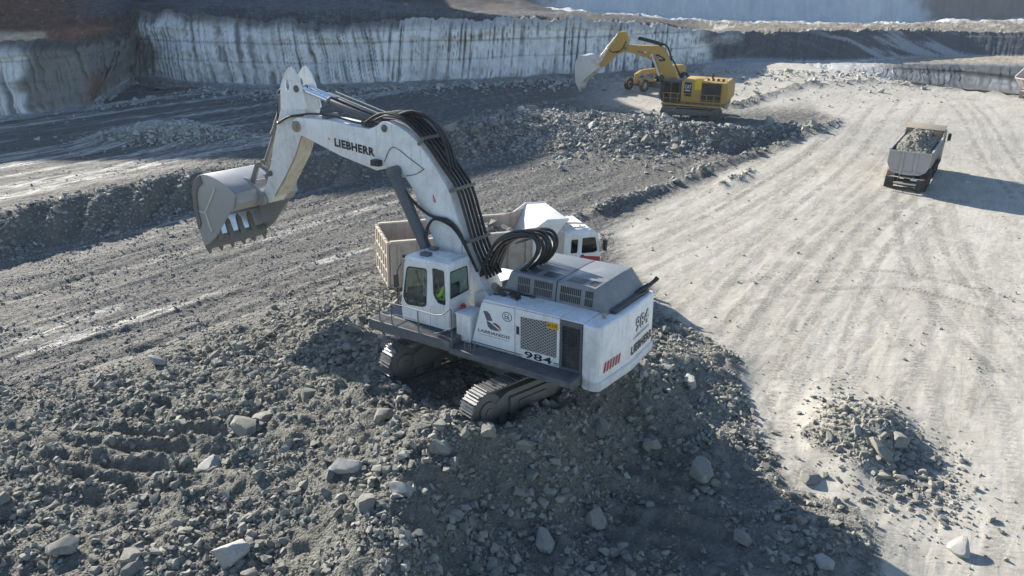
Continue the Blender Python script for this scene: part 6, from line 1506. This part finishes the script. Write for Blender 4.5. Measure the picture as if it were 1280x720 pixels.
for px, py, s, lab, pale in (
    (303, 537, .50, 'largest rounded boulder on the sunlit heap left of the tracks', 0), (331, 527, .36, 'upright slab leaning against the largest rounded boulder', 0), (432, 587, .42, 'flat pale boulder alone on the sunlit heap below the tracks', 1),
    (261, 589, .36, 'flat buff boulder on the left part of the heap', 1), (291, 698, .50, 'long pale boulder at the bottom edge left of centre', 1), (481, 523, .42, 'squat boulder in front of the gap between the tracks', 0),
    (752, 539, .36, 'pale boulder in the shade right below the counterweight', 0), (812, 558, .36, 'upright pale boulder in the shade right of the heap', 0), (876, 594, .46, 'wedge-shaped boulder lying alone in the big shadow', 0),
    (682, 679, .42, 'tall boulder at the bottom of the shaded slope', 0), (862, 481, .40, 'pale boulder on top of the sunlit stone fan by the counterweight', 1), (1123, 558, .46, 'long boulder on the small heap beside the road', 0), (1101, 566, .38, 'blunt boulder beside the long one on the small heap', 0),
    (1197, 691, .36, 'pale boulder alone on the haul road at lower right', 1), (548, 565, .34, 'boulder on the ridge just below the near track tip', 0), (610, 545, .32, 'boulder under the near track frame', 0), (386, 495, .38, 'dark boulder on the sunlit slope beside the front of the machine', 0),
    (80, 690, .42, 'grey boulder near the lower left corner', 0), (165, 700, .36, 'grey boulder at the bottom edge on the left', 0), (660, 560, .34, 'boulder in the shade at the head of the near slope', 0), (1010, 600, .36, 'boulder at the rim of the big shadow', 0), (745, 655, .36, 'boulder in the lower middle of the shaded slope', 0),
    (1030, 706, .34, 'pale boulder at the bottom edge inside the shadow', 1), (930, 678, .32, 'small boulder in the big shadow near the bottom edge', 0), (460, 632, .34, 'angular boulder on the sunlit side of the ridge', 0), (200, 455, .34, 'pale boulder where the heap meets the floor on the left', 1), (505, 616, .36, 'pale slab on the ridge of the heap', 1)):
    gx_, gy_ = at_heap(px, py); boulder(gx_, gy_, s, lab, None, None, bool(pale), None, r.uniform(.75, 1.05))
def zone(n, x0, x1, y0, y1, lo, hi, dens, label, group, pale=.15, lim=None):
    p = sample(n, x0, x1, y0, y1, dens); p = p[clear_of_machines(p)]
    if lim: p = p[:lim]
    s = pareto(len(p), lo, hi, 2.4)
    for q, s_ in zip(p, s): boulder(q[0], q[1], s_, label, group, None, r.random() < pale)
zone(900, -19, 1, 12.5, 30, .14, .30, lambda a, b_: heap_d(a, b_) * (a < -1 - .0 * b_), 'grey boulder among the rubble on the sunlit left side of the spoil heap', 'boulders on the sunlit heap', .07, 120)
zone(500, -2, 12, 13, 24, .15, .30, lambda a, b_: heap_d(a, b_), 'grey boulder among the rubble on the shaded right side of the spoil heap', 'boulders on the shaded heap', .05, 75)
zone(400, -5, 27, 55, 70, .3, .7, lambda a, b_: bench_d(a, b_), 'grey block in the rubble heap below the yellow excavator', 'blocks below the yellow excavator', .1, 40)
for k in range(26):
    px = small_heap[0] + .5 + r.normal(0, .65); py = small_heap[1] - .6 + r.normal(0, 1.3)
    boulder(px, py, r.uniform(.12, .24), 'stone block on the small heap beside the haul road', 'blocks on the small heap')
for k in range(9):
    boulder(r.uniform(8, 16), r.uniform(16, 34), r.uniform(.06, .12), 'small stone lying loose on the haul road', 'stones on the haul road')
gx_, gy_ = at_heap(1101, 116)
boulder(gx_, gy_, .42, 'small dark block standing on the far end of the haul road', None, 3)

# ================================================================== the air
b = MB(); b.box(-1150, 1150, -320, 1150, -75, 75)
hz = b.build('haze', None, None, smooth=False); tag(hz, kind='stuff')
hm = bpy.data.materials.new('haze'); hm.use_nodes = True; nt = hm.node_tree; nt.nodes.remove(nt.nodes['Principled BSDF'])
pv = nd(nt, 'ShaderNodeVolumePrincipled', Density=HAZE, Anisotropy=.2); pv.inputs['Color'].default_value = (.80, .90, 1.0, 1)
nt.links.new(pv.outputs[0], nt.nodes['Material Output'].inputs['Volume']); hz.data.materials.append(hm)
